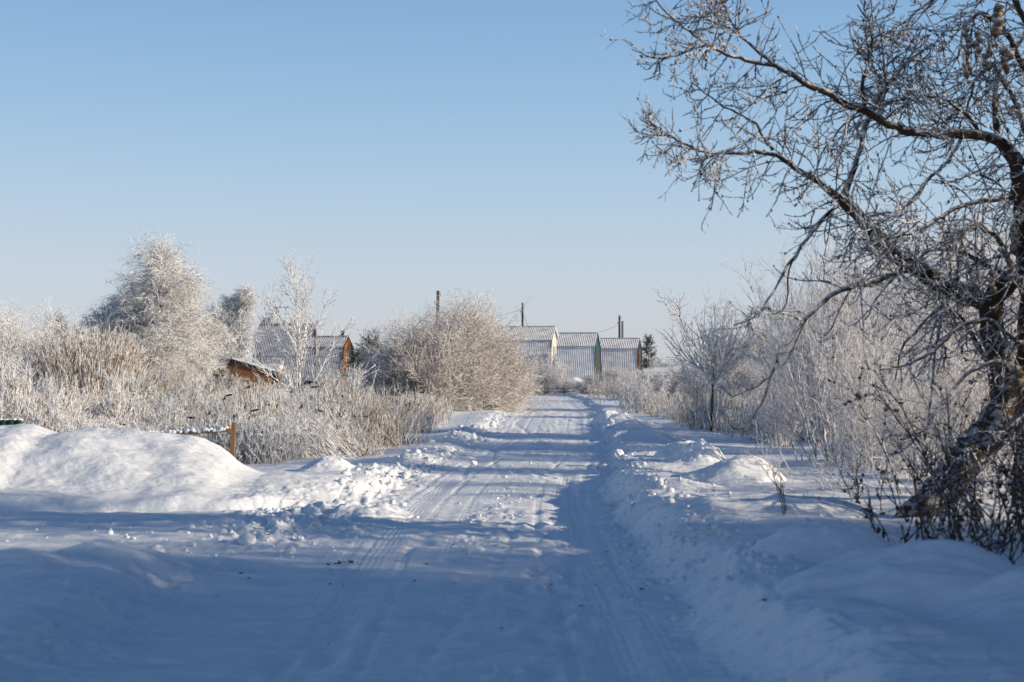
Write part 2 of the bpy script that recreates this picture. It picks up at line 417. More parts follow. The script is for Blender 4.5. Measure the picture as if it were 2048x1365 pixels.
# snow lumps and crumbs
def lump(px,py,rpx,seed,label):
    d0=1.6*F/(py-HOR)
    for _ in range(6):
        z=Hs(lat(px,d0),d0); d0=(1.6-z)*F/(py-HOR)
    x=lat(px,d0); r=rpx/F*d0
    me=bpy.data.meshes.new('snow_lump'); import bmesh
    bm=bmesh.new(); bmesh.ops.create_icosphere(bm,subdivisions=4,radius=1)
    rg=np.random.default_rng(seed); o1=rg.uniform(0,50,3)
    for v in bm.verts:
        c=np.array(v.co); n=.35*float(fbm(np.array([c[0]*1.6+o1[0]+c[2]]),np.array([c[1]*1.6+o1[1]-c[2]*.7]),seed,4)[0])
        v.co*= r*(1+n)
        v.co.z*=.85
    for f in bm.faces: f.smooth=True
    bm.to_mesh(me); bm.free()
    o=link('snow_lump',me,M['pile'],None,(x,d0,Hs(x,d0)+r*.55)); o.rotation_euler=(0,0,rg.uniform(0,6))
    tag(o,label,'snow lump','loose snow lumps on the lane')
lump(495,1088,16,1,'largest round snow lump on the shaded lane at left')
lump(582,1104,10,2,'neat snow ball alone nearest the camera on the left lane')
lump(312,1112,17,3,'broad snow chunk on the shaded ridge at lower left')
lump(455,1044,8,4,'round snow lump farthest back on the side lane below the long bank')
lump(493,1044,4.5,5,'tiny snow lump right of the round one below the long bank')
lump(422,1074,5,6,'small flat snow lump left of and behind the largest one')
lump(389,1086,6,7,'leftmost small snow lump on the lane surface')
lump(602,1080,7,8,'snow lump between the largest lump and the crumbly patch')
lump(562,1066,6,9,'snow lump behind the largest one towards the crumbly patch')
lump(545,1045,9,10,'blue-tinged snow lump at the left end of the crumbly patch')
lump(948,930,7,11,'lump of snow lying at the foot of the left road bank')
lump(1236,915,11,12,'upright bright snow chunk on top of the right road bank')
lump(1208,936,9,13,'bright snow ball on the corner of the right road bank')
lump(1190,938,7,14,'smaller snow ball left of the one on the right bank corner')
lump(1222,850,7,15,'pair of stuck snow lumps in the road edge near the bend')
lump(1035,1178-3,4,16,'speck of snow in the middle of the shaded road')
def crumbs():
    rg=np.random.default_rng(77); pts=[]
    def put(n,xf,y0,y1,r0,r1):
        y=1/rg.uniform(1/y1,1/y0,n); x=xf(y,n); r=rg.uniform(r0,r1,n)**1; pts.append(np.stack([x,y,r],-1))
    put(200,lambda y,n: centre(y)-1.5-np.abs(rg.normal(0,.3,n)),18,48,.010,.045)
    put(420,lambda y,n: centre(y)+1.7+rg.normal(0,.25,n),9,60,.010,.042)
    put(170,lambda y,n: centre(y)-2.1+rg.normal(0,.45,n),14,17.5,.012,.05)
    put(160,lambda y,n: centre(y)+.05+rg.normal(0,.25,n),14,60,.008,.025)
    put(120,lambda y,n: rg.uniform(-5,-1.5,n),11.5,16,.008,.026)
    put(200,lambda y,n: centre(y)+rg.uniform(1.8,3.2,n),9,30,.008,.026)
    put(30,lambda y,n: centre(y)+1.85+rg.normal(0,.2,n),13,45,.03,.07)
    put(45,lambda y,n: centre(y)-1.9-np.abs(rg.normal(0,.25,n)),18,40,.035,.08)
    p=np.concatenate(pts); z=H(p[:,0],p[:,1]); mb=MB()
    S=np.stack([p[:,2],p[:,2],p[:,2]*.75],-1)*np.random.default_rng(5).uniform(.7,1.3,(len(p),3))
    blobs(mb,np.stack([p[:,0],p[:,1],z+p[:,2]*.2],-1),S,rg,.26)
    tag(mb.obj('snow_crumbs',M['pile'],None,True),'scattered crumbs of broken snow along both road banks','snow crumbs',kind='stuff')
crumbs()
def debris():
    rg=np.random.default_rng(31); n=70; y=1/rg.uniform(1/26,1/8.,n); x=centre(y)+rg.uniform(-2.2,2.8,n); y[:14]=12.1+rg.normal(0,.06,14); x[:14]=-1.5+rg.normal(0,.12,14)
    r=rg.uniform(.004,.011,n); z=H(x,y); mb=MB(); blobs(mb,np.stack([x,y,z+r*.4],-1),np.stack([r*1.8,r,r*.6],-1),rg,.4)
    tag(mb.obj('bark_litter',M['head'],None,True),'dark specks of bark and seed litter on the road snow','litter',kind='stuff')
debris()
# ------------------------------------------------------------------ main tree (traced limbs)
def resample(pts, n):
    pts=np.array(pts,float); d=np.r_[0,np.cumsum(np.linalg.norm(np.diff(pts[:,:2],axis=0),axis=1))]
    t=np.linspace(0,d[-1],n*4); q=np.stack([np.interp(t,d,pts[:,i]) for i in range(pts.shape[1])],-1)
    k=np.array([1,2,3,2,1.])/9; w=len(k)//2
    qs=q.copy()
    for _ in range(2):
        for i in range(q.shape[1]): qs[w:-w,i]=np.convolve(qs[:,i],k,mode='valid')
    return qs[np.linspace(0,len(qs)-1,n).astype(int)]
def main_tree():
    D=14.
    # each limb: depth start/end, points (px, py, half thickness px)
    L=[]
    WT=[]
    def limb(pts,d0=D,d1=None,n=None,wt=1.):
        WT.append(wt)
        d1=d0 if d1 is None else d1
        a=np.array(pts,float)
        if a.shape[1]==2: raise ValueError
        n=n or max(8,int(np.linalg.norm(np.diff(a[:,:2],axis=0),axis=1).sum()/14))
        q=resample(a,n); dd=np.linspace(d0,d1,n)
        P=np.array([at(x,y,d) for (x,y,_),d in zip(q,dd)]); R=q[:,2]/F*dd
        P[1:-1]+=RNG.normal(0,.006,(n-2,3)); R=R*(1+.06*RNG.normal(size=n))
        L.append((P,R)); return P,R
    def w(pts,a,b):
        n=len(pts); return [(x,y,a+(b-a)*i/(n-1)) for i,(x,y) in enumerate(pts)]
    trunk=[]
    trunk.append(limb([(1800,1075,36),(1850,1015,33),(1900,960,33),(1950,900,34),(1992,855,35),(2010,800,28),(2003,740,26),(1990,680,25),(1980,620,24),(1990,590,22),(2030,555,19),(2090,490,17),(2120,380,15),(2080,320,13)],13.0,14.0))
    trunk.append(limb([(2040,1040,22),(2052,900,20),(2050,760,18),(2056,600,17),(2042,450,15),(2034,340,13),(2028,305,12)],14.2,13.6))
    ntr=len(L)
    big=[]
    limb([(1985,610,22),(1930,590,21),(1885,570,20),(1845,545,18.5),(1800,515,16.5),(1765,488,15),(1740,460,14),(1715,430,13),(1690,405,12.5),(1668,388,8),(1640,365,6.5),(1600,343,5.5),(1560,312,5),(1505,303,3.6),(1435,308,3),(1395,301,2.6),(1355,281,2.2),(1325,264,1.8),(1298,242,1.2)],14.0,12.6)
    limb([(1687,402,8),(1697,365,6.5),(1715,320,5.5),(1725,280,5),(1737,235,4.5),(1760,190,3.8),(1790,150,3),(1825,110,2.3),(1842,60,1.6)],13.7,14.4)
    limb([(2040,330,13),(2028,308,12),(1997,281,11),(1953,268,10.5),(1878,268,9.5),(1817,264,9),(1777,250,8.5),(1742,226,8),(1690,207,7),(1659,191,6.5),(1610,167,6),(1575,145,5.5),(1553,132,5),(1531,128,4.5),(1487,119,3.8),(1443,108,3.2),(1417,90,2.8),(1382,66,2.3),(1351,44,2),(1320,13,1.6),(1308,-8,1.2)],13.8,12.4)
    limb(w([(1417,90),(1395,94),(1360,108),(1329,118),(1290,112),(1263,99)],2.4,1.1),12.6,12.3)
    limb(w([(1545,130),(1531,117),(1514,101),(1487,79),(1470,62),(1439,48),(1404,40),(1382,29)],4,1.2),12.9,13.4)
    limb(w([(1480,72),(1464,48),(1452,22),(1441,0),(1432,-30)],2.6,1.2),13.2,13)
    limb(w([(1730,210),(1722,176),(1733,136),(1742,101),(1747,75),(1733,40),(1715,10)],4.6,1.6),13.3,12.8)
    limb(w([(1755,215),(1773,180),(1804,136),(1839,105),(1874,83),(1900,50)],4.2,1.4),13.3,14)
    limb(w([(1775,176),(1771,145),(1762,88),(1758,57)],3,1.2),13.4,13.6)
    limb(w([(1545,300),(1527,272),(1514,250),(1479,229),(1443,211),(1417,193),(1382,165)],3.6,1.1),13.1,13.6)
    limb(w([(1440,308),(1395,318),(1360,322),(1329,303)],2.1,1.0),12.8,12.5)
    limb(w([(1838,541),(1826,538),(1791,547),(1751,563),(1711,571),(1672,585),(1637,610),(1611,639),(1587,671),(1564,692),(1549,736),(1535,759),(1511,774),(1488,783),(1461,795),(1444,774)],6.5,1.1),13.8,12.0,wt=.38)
    limb(w([(1549,733),(1529,789),(1523,809),(1502,839),(1485,859),(1467,858),(1455,844)],2.6,1.2),12.3,11.9,wt=.35)
    limb(w([(1690,408),(1676,415),(1641,440),(1620,470),(1593,505),(1571,541),(1560,560),(1543,589),(1529,616),(1505,639),(1488,648),(1467,651)],4.2,1.2),13.6,12.6,wt=.4)
    limb(w([(1600,500),(1580,530),(1573,560),(1575,598),(1564,627),(1543,629)],2.2,1),13.2,13.2,wt=.3)
    limb(w([(2040,392),(2015,396),(1953,404),(1909,418),(1865,444),(1821,466),(1769,477),(1730,500),(1690,540)],6,1.5),13.7,12.7)
    limb(w([(1925,270),(1900,316),(1865,352),(1821,404),(1777,440),(1733,452),(1700,480)],4.2,1.3),13.6,13)
    limb(w([(1960,270),(1940,235),(1909,211),(1892,198),(1843,193),(1777,205),(1690,246),(1646,299),(1630,350),(1600,400)],4,1.2),13.6,13)
    limb(w([(2035,340),(1997,290),(1990,220),(1993,160),(2005,130),(2037,92),(2060,40)],7,3),13.7,14.2)
    limb(w([(2100,330),(2070,180),(2010,60),(1960,20),(1925,60),(1915,120)],8,1.6),14,13)
    limb(w([(2110,300),(2090,120),(2020,-20),(1950,-40),(1890,-20),(1850,10),(1800,50)],8,1.6),13.6,12.8)
    limb(w([(2060,620),(2000,480),(1950,440),(1900,500),(1870,560),(1850,620)],6,1.3),13.6,12.8)
    limb(w([(2050,700),(1980,640),(1920,650),(1870,700),(1820,730),(1760,740)],6,1.3),13.6,12.6,wt=.55)
    limb(w([(2050,560),(1990,540),(1920,500),(1860,500),(1800,540),(1760,590),(1730,640)],6,1.3),13.8,12.8)
    limb(w([(2060,800),(2000,720),(1940,740),(1890,800),(1850,860),(1800,880)],6,1.3),13.6,12.4,wt=.4)
    limb(w([(1998,760),(1960,700),(1930,640),(1890,610),(1850,640),(1800,700),(1790,760)],6,1.4),14.2,13.6,wt=.5)
    limb(w([(1905,580),(1880,640),(1868,720),(1862,800),(1850,880)],4,1.5),13.8,13.2,wt=.4)
    limb(w([(2100,420),(2030,200),(1980,120),(1950,160),(1930,230),(1900,300)],6,1.3),14.2,14.6)
    limb(w([(2120,700),(2060,820),(1990,880),(1930,900),(1880,960)],5,1.3),13.6,12.6)
    # parts of the crown beyond the picture's right edge (they shade the lane)
    for k in range(22):
        a=RNG.uniform(0,6.28); x0,y0=2080+RNG.uniform(-20,40),RNG.uniform(-150,700)
        ln=RNG.uniform(250,520); ang=RNG.uniform(-1.2,.6)
        pts=[(x0+ln*t*math.cos(ang), y0+ln*t*math.sin(ang)-60*t*t) for t in np.linspace(0,1,7)]
        limb(w(pts,8,1.5),14,RNG.uniform(11.5,14))
    root=thing('frosted_tree','large frost-covered bare tree leaning from the right edge, its dark limbs reaching over the road','tree',at(1850,1015,14.6)*[1,1,0]+[0,0,.3])
    root.location=(0,0,0)
    mb=MB()
    for P,R in L[:ntr]: mb.tubes(P,R,12)
    # rough the trunk
    o=mb.obj('trunk',M['bark_main'],root,True)
    mb=MB()
    for P,R in L[ntr:]: mb.tubes(P,R,7)
    mb.obj('limb',M['frost_limb'],root,True)
    # twigs, grown from all limbs resampled to equal point counts
    pl=Plant(11); n=14; PP=[];RR=[]
    for (P,R),wt in zip(L[ntr:]+L[:ntr],WT[ntr:]+[.35]*ntr):
        seg=np.linalg.norm(np.diff(P,axis=0),axis=1).sum(); m=max(1,int(round(seg/.35)))
        idx=np.linspace(0,len(P)-1,m*(n-1)+1)
        i=np.clip(idx.astype(int),0,len(P)-2); f=(idx-i)[:,None]
        Q=P[i]*(1-f)+P[i+1]*f; r=(R[i]*(1-f[:,0])+R[i+1]*f[:,0])
        for k in range(m):
            if RNG.random()>wt: continue
            PP.append(Q[k*(n-1):(k+1)*(n-1)+1]); RR.append(r[k*(n-1):(k+1)*(n-1)+1])
    base=(np.array(PP),np.array(RR))
    t1=pl.grow(base,4.9,.74,1.05,10,prl=.022,r=.0072,t0=0,t1=1,noise=.085,trop=[0,-.06,-.13,-.16,-.14,-.06,.05,.14,.2,.24],taper=.62,jitter=.16,up=-.1)
    t2=pl.grow(t1,3.8,.26,.8,7,r=.0058,t0=.1,t1=1,noise=.16,trop=[0,-.05,-.05,.02,.08,.12,.12],taper=.7,jitter=.18)
    t3=pl.grow(t2,1.3,.10,.8,4,r=.0052,t0=.2,t1=1,noise=.15,trop=.06,taper=.8,jitter=.2)
    b1=pl.grow(t1,7,.022,1.0,2,r=.006,t0=.1,t1=1,taper=.9,jitter=.3)
    b2=pl.grow(t2,4,.018,1.0,2,r=.0055,t0=.1,t1=1,taper=.9,jitter=.3)
    mb=MB()
    for (P,R),k in zip(pl.lv,[4,4,4,3,3]): mb.tubes(P,R,k)
    # frost clots
    rg=np.random.default_rng(3)
    for (P,R),cnt in ((t1,1500),(t2,1800)):
        a=rg.integers(0,len(P),cnt); b=rg.integers(1,P.shape[1],cnt); c=P[a,b]+[0,0,.006]
        blobs(mb,c,rg.uniform(.006,.012,(cnt,1))*np.array([[1.0,1.0,1.7]]),rg,.25)
    a=rg.integers(0,len(t1[0]),200); c=t1[0][a,-3]; d=rg.uniform(.008,.015,(200,1))
    blobs(mb,c-[0,0,.03],d*np.array([[.7,.7,2.2]]),rg,.25)
    mb.obj('twigs',M['frost_tree'],root,True)
    for (px,py,r,d) in ((1933,128,8,13),(1958,90,7,13),(1975,115,8,13.2),(2010,120,9,13),(1992,40,10,12.9),(1935,70,6,13),(2030,480,9,13.4),(2015,520,7,13.2),(2035,760,12,13),(1985,560,7,13)):
        mb=MB(); c=np.array([at(px+rg.normal(0,3),py+t*10,d) for t in range(-2,3)]); blobs(mb,c,np.full((5,1),r/F*d)*np.array([[1,1,1.3]]),rg,.3)
        mb.obj('seed_cluster',M['fuzz'],root,True)
main_tree()
# ------------------------------------------------------------------ shrubs and trees
def shrub_proto(name,label,cat,seed,kind,H0,Wd,mat,trunk_mat=None,dens=1.,thick=1.,group=None):
    p=Plant(seed); r=p.r
    root=thing(name,label,cat,group=group)
    up=lambda n,spread,s=.25: np.stack([r.normal(0,spread,n),r.normal(0,spread,n),np.ones(n)],-1)
    if kind=='dome':      # wide willow bush, twigs in every direction
        n=int(60*dens); a=r.uniform(0,6.28,n); el=r.uniform(.25,1.45,n)
        d=np.stack([np.cos(a)*np.cos(el),np.sin(a)*np.cos(el),np.sin(el)],-1)
        b=np.stack([np.cos(a)*Wd*.10*r.uniform(0,1,n),np.sin(a)*Wd*.10*r.uniform(0,1,n),np.full(n,-.1)],-1)
        L=1/np.sqrt((np.cos(el)/(Wd*.5))**2+(np.sin(el)/H0)**2)*r.uniform(.7,.98,n)
        s0=p.stems(b,d,L,9,.022*thick,.35,.10,.01)
        s1=p.grow(s0,13,H0*.34,.65,6,r=.012*thick,t0=.15,noise=.18,trop=.02)
        s2=p.grow(s1,6,H0*.15,.7,4,r=.0095*thick,noise=.2,trop=.03,taper=.6)
        s3=p.grow(s2,2.2,H0*.06,.8,3,r=.008*thick,noise=.2,taper=.7)
        st=[s0]; cr=[s1,s2,s3]
    elif kind=='fan':     # upright many-stemmed willow
        n=int(40*dens); a=r.uniform(0,6.28,n); sp=np.abs(r.normal(0,.30,n))
        d=np.stack([np.cos(a)*sp,np.sin(a)*sp,np.ones(n)],-1)
        b=np.stack([np.cos(a)*Wd*.22*r.uniform(0,1,n),np.sin(a)*Wd*.22*r.uniform(0,1,n),np.full(n,-.1)],-1)
        s0=p.stems(b,d,H0*r.uniform(.65,1.08,n),10,.016*thick,.35,.06,.025)
        s1=p.grow(s0,9,H0*.30,.5,6,r=.0095*thick,t0=.12,noise=.10,trop=.09,lenf=lambda t:1.15-.6*t)
        s2=p.grow(s1,4,H0*.10,.6,4,r=.0075*thick,noise=.14,trop=.08,taper=.7)
        st=[s0]; cr=[s1,s2]
    elif kind=='wand':    # dense thicket of straight wands
        n=int(420*dens); a=r.uniform(0,6.28,n); q=np.sqrt(r.uniform(0,1,n))
        b=np.stack([np.cos(a)*q*Wd*.22,np.sin(a)*q*Wd*.22,np.full(n,-.1)],-1)
        d=np.stack([np.cos(a)*q*.48+r.normal(0,.06,n),np.sin(a)*q*.48+r.normal(0,.06,n),np.ones(n)],-1)
        s0=p.stems(b,d,H0*r.uniform(.6,1.05,n)*(1-.25*q*q),8,.013*thick,.45,.04,.02)
        s1=p.grow(s0,4,H0*.2,.35,4,r=.010*thick,t0=.35,noise=.08,trop=.08)
        st=[s0]; cr=[s1]
    elif kind=='birch':   # tall crown of hanging frosted twigs
        nt=3; b=np.stack([r.normal(0,.25,nt),r.normal(0,.25,nt),np.full(nt,-.1)],-1)
        s0=p.stems(b,up(nt,.09),H0*np.array([1.,.88,.8])[:nt],14,.10*thick,.12,.035,.02)
        env=lambda t: np.interp(t,[0,.12,.3,.55,.8,1.],[.7,1.0,1.05,.95,.68,.3])
        s1=p.grow(s0,56*dens,Wd*.5,.85,9,r=.030*thick,t0=.10,noise=.10,trop=[0,.10,.10,.06,.02,-.03,-.08,-.12,-.16],lenf=env,taper=.3)
        s2=p.grow(s1,11,Wd*.20,.7,6,r=.013*thick,t0=.1,noise=.15,trop=[0,.02,-.05,-.12,-.2,-.25],taper=.5)
        s3=p.grow(s2,6.5,Wd*.10,.7,5,r=.010*thick,t0=.1,noise=.14,trop=[0,-.1,-.2,-.3,-.35],taper=.6)
        st=[s0]; cr=[s1,s2,s3]
    elif kind=='bare':    # rounded bare tree or big willow with open upswept branches
        nt=4; b=np.stack([r.normal(0,.2,nt),r.normal(0,.2,nt),np.full(nt,-.1)],-1)
        s0=p.stems(b,up(nt,.35),H0*r.uniform(.7,.95,nt),10,.06*thick,.2,.06,.03)
        s1=p.grow(s0,22*dens,Wd*.42,.8,8,r=.026*thick,t0=.15,noise=.12,trop=.05,lenf=lambda t:1.1-.6*t)
        s2=p.grow(s1,9,Wd*.17,.65,5,r=.013*thick,noise=.15,trop=.05)
        s3=p.grow(s2,5,Wd*.08,.6,4,r=.009*thick,noise=.15,trop=.05,taper=.6)
        st=[s0]; cr=[s1,s2,s3]
    elif kind=='young':   # slim leader with ascending limbs
        s0=p.stems([[0,0,-.1]],[[.01,0,1]],H0,18,.034*thick,.16,.02,.03,.05)
        s1=p.grow(s0,30*dens,Wd*.78,.95,9,r=.016*thick,t0=.13,t1=.9,noise=.07,trop=[0,.06,.10,.14,.17,.18,.16,.12,.1],lenf=lambda t:1.15-.85*t,taper=.5)
        s2=p.grow(s1,8,Wd*.22,.6,6,r=.011*thick,t0=.2,noise=.10,trop=.12,taper=.6)
        s3=p.grow(s2,3.2,Wd*.08,.6,4,r=.009*thick,noise=.12,trop=.08,taper=.7)
        st=[s0]; cr=[s1,s2,s3]
    elif kind=='broom':   # bare stem, then an upswept vase crown
        s0=p.stems([[0,0,-.1]],[[.05,0,1]],H0*.50,9,.042*thick,.7,.03,.0,.05)
        s1=p.grow(s0,15*dens,H0*.50,.75,10,r=.022*thick,t0=.55,t1=1,noise=.05,trop=[0,.05,.09,.13,.14,.13,.1,.08,.08,.06],taper=.35)
        s2=p.grow(s1,7,H0*.27,.6,8,r=.013*thick,t0=.15,t1=.85,noise=.07,trop=.11,taper=.5)
        s3=p.grow(s2,4,H0*.07,.8,4,r=.010*thick,noise=.14,trop=.04,taper=.7)
        st=[s0]; cr=[s1,s2,s3]
    link('stem' if kind in('dome','fan','wand') else 'trunk', p.mesh('stem',[5]*len(st),st), trunk_mat or mat, root)
    ks=[4]+[3]*4 if kind!='wand' else [3]*3
    link('branches', p.mesh('branches',ks,cr), mat, root)
    return root
def conifer(label,seed,H0,W,loc,kind='pine',group=None):
    p=Plant(seed); r=p.r
    root=thing('pine_tree' if kind=='pine' else 'spruce_tree',label,'conifer',loc,group=group)
    s0=p.stems([[0,0,-.1]],[[0,0,1]],H0,12,.07,.2,.02,.0)
    link('trunk',p.mesh('trunk',[6],[s0]),M['trunk'],root)
    tr=.10 if kind=='pine' else -.02
    s1=p.grow(s0,60,W*.55,1.25,7,r=.025,t0=.12,t1=.99,noise=.08,trop=tr,lenf=lambda t:1.15-.95*t)
    s2=p.grow(s1,8,W*.16,.8,4,r=.012,t0=.2,noise=.12,trop=tr)
    s3=p.grow(s2,16,.14,.7,2,r=.016,t0=.0,noise=.05,taper=.5)
    link('crown',p.mesh('crown',[4,3,3],[s1,s2,s3]),M['needle'],root)
    return root
def G(px,d,dz=0): x=lat(px,d); return (x,d,Hs(x,d)+dz)
# main round bush by the road (three clumps make the silhouette in the photo)
shrub_proto('willow_bush','big round frosted willow bush touching the left road edge at the bend','bush',21,'dome',4.6,4.9,M['frost_willow'],dens=2.5,thick=1.45).location=G(928,60)
shrub_proto('willow_bush','left lobe of frosted willow, lower and wider, left of the big round bush','bush',22,'dome',4.0,4.6,M['frost_willow'],dens=2.0,thick=1.4).location=G(856,57.5)
shrub_proto('willow_bush','short frosted willow bush shaded blue at the left foot of the rounded pair','bush',23,'dome',2.2,3.0,M['frost_willow'],dens=1.2,thick=1.2).location=G(800,57)
# left side
wl=shrub_proto('willow_thicket','fan of straight frosted willow wands in the field at left, tallest of the wand thickets','bush',24,'wand',3.1,4.6,M['reed'],dens=2.2,thick=1.1); wl.location=G(170,44)
dup(wl,'low wand thicket right of the tall fan, in front of the big birch',G(350,50),2,(.5,.5,.66))
dup(wl,'short wand thicket at the left edge before the dark gap',G(40,50),4,(.6,.6,.5))
g='small wand clumps among the left reeds'
dup(wl,'small tan wand clump behind the snow-crusted fence rail',G(415,38),1,(.22,.22,.46),g)
dup(wl,'small frosted wand clump between the fence post and the young tree',G(510,36),3,(.30,.30,.44),g)
dup(wl,'small frosted wand clump right of the young tree stem',G(668,38),5,(.32,.32,.47),g)
dup(wl,'small frosted wand clump in the reeds below the big birch',G(315,38),2,(.4,.4,.5),g)
bt=shrub_proto('birch_tree','tallest frosted birch, broad hanging crown, left of the houses','tree',31,'birch',8.5,6.4,M['frost_birch'],M['trunk'],dens=1.4,thick=1.6); bt.location=G(325,86)
b2=shrub_proto('birch_tree','frosted birch with two rounded tops behind the grey A-frame house','tree',32,'birch',8.3,4.6,M['frost_birch'],M['trunk'],dens=1.1,thick=1.8); b2.location=G(452,120); b2.scale=(.85,.85,1.02)
dup(b2,'lower frosted birch leaning at the left flank of the tallest birch',G(228,90),1.3,(1.05,1.05,.82))
dup(b2,'small frosted birch at far left of the birch group with a sloping top',G(265,84),2.3,(1.3,1.3,.60))
dup(b2,'frosted birch filling the right flank of the tallest birch',G(388,88),4.1,(.95,.95,.72))
dup(b2,'thin frosted birch top just left of the snow-dusted spruce',G(524,138),.4,(.4,.4,.82))
dup(b2,'tiny pale frosted birch in the gap between the dark pine and the birches',G(157,135),.9,(.5,.5,.58))
ba=shrub_proto('bare_willow','wide bare frosted willow crown at the left edge','tree',33,'bare',5.0,5.6,M['frost_birch'],M['trunk'],dens=1.2,thick=1.15); ba.location=G(0,66)
dup(ba,'low grey frosted willow right of the left-edge willow',G(100,80),2,(.9,.9,.66))
dup(ba,'distant small round frosted tree above the roof gap of the right houses',G(1138,150),2,(.62,.62,1.02))
dup(ba,'frosted scrub at the foot of the tallest birch near the brown shed',G(415,97),3,(.6,.6,.42))
dup(ba,'frosted scrub right of the far pine beyond the right houses',G(1335,140),3,(.7,.7,.62))
dup(ba,'rounded bare tree behind the right-hand thicket, dim and brown',G(1560,60),3,(.62,.62,.72))
conifer('small dark pine on the skyline at left',41,6.9,4.2,G(118,140),group='dark conifers on the skyline')
conifer('bushy dark pine between the red-gabled house and the big round bush',42,5.2,4.2,G(742,122),group='dark conifers on the skyline')
conifer('flat-topped dark pine touching the brown gable of the rightmost house',43,5.2,3.2,G(1297,140),group='dark conifers on the skyline')
conifer('snow-dusted spruce tip behind the left end of the grey A-frame roof',44,7.3,3.0,G(531,140),'spruce')
conifer('low dark pine behind the young tree on the right of the road',45,2.9,4.6,G(1518,62))
conifer('low dark juniper-like pine at right end of the red-gabled house',46,3.2,5.0,G(712,118))
conifer('squat dark pine half hidden under the tallest birch by the shed',47,2.6,3.2,G(425,92))
yt=shrub_proto('young_tree','slender white-frosted young tree standing in front of the grey A-frame house','tree',51,'young',4.45,2.7,M['frost_young'],dens=1.35,thick=1.0); yt.location=G(600,38)
yb=shrub_proto('young_tree','white-frosted young tree with vase crown and dark stem right of the road','tree',52,'broom',3.5,2.3,M['frost_young'],M['near_stem'],dens=1.9,thick=1.0); yb.location=G(1422,34.5)
dup(yb,'thin leaning frosted sapling just left of the vase-crowned young tree',G(1395,37),2.2,(.62,.62,.66))
# right thicket
f1=shrub_proto('frosted_willow','dense upright frosted willow clump nearest the pointed snow hummocks','bush',61,'fan',3.3,2.6,M['frost_up'],dens=1.45,thick=.78); f1.location=G(1668,22.5)
f2=shrub_proto('frosted_willow','upright frosted willow clump behind the middle of the leaning tree','bush',62,'fan',3.7,2.8,M['frost_up'],dens=1.45,thick=.78); f2.location=G(1830,25.5)
g='frosted willow clumps of the right thicket'
dup(f1,'frosted willow clump at the right edge behind the trunk',G(1985,28),1.7,1.35,g)
dup(f2,'frosted willow clump at the left end of the right thicket, set back',G(1615,31),2.6,.92,g)
dup(f1,'tall frosted willow clump set back left of the leaning trunk',G(1740,29),3.6,1.25,g)
dup(f2,'tallest frosted willow clump in the back row at right',G(1900,34),4.6,1.35,g)
dup(f1,'back-row frosted willow clump at the right edge',G(2040,34),5.2,1.5,g)
dup(f2,'small low frosted willow clump under the limb tip',G(1560,27),.6,.45,g)
dup(f1,'low frosted willow clump in front of the trunk foot',G(1800,18.5),.9,.36,g)
dup(f2,'low frosted clump between two front clumps of the thicket',G(1740,19.5),1.9,.5,g)
dup(f1,'low frosted clump at the right edge behind the leaning trunk',G(1950,17.5),2.9,.55,g)
# low scrub in front of the right houses
lo=shrub_proto('low_shrub','low dark twiggy frosted hedge in front of the rightmost house','bush',63,'dome',1.7,4.5,M['frost_up'],dens=1.2,thick=1.3); lo.location=G(1235,104)
g='low frosted shrubs before the far houses'
for px,d,s,lb in ((1095,112,.95,'low frosted shrub at the foot of the whitewashed house'),(1135,108,.6,'low shrub under the drift before the teal-gabled house'),(1180,104,.75,'low frosted shrub before the middle of the teal-gabled house'),(1300,100,.95,'low frosted shrub right of the brown gable'),(1355,80,1.0,'low frosted shrub beyond the young tree'),(1440,75,1.15,'low frosted scrub behind the young tree crown'),(560,104,.45,'low frosted shrub before the grey A-frame house'),(620,98,.45,'low frosted shrub before the gap between the left houses'),(735,92,1.0,'low frosted shrub at the right foot of the red-gabled house'),(440,100,.9,'low frosted shrub left of the brown shed'),(1500,58,1.1,'low frosted scrub at the foot of the low dark pine')):
    dup(lo,lb,G(px,d),px,s,g)
tall=shrub_proto('garden_shrub','upright reddish garden shrub before the gable of the whitewashed house','bush',64,'fan',3.4,2.4,M['frost_up'],dens=.9,thick=1.5); tall.location=G(1085,112)
dup(tall,'upright garden shrub right of the reddish one, before the white gable',G(1112,110),2,.8)
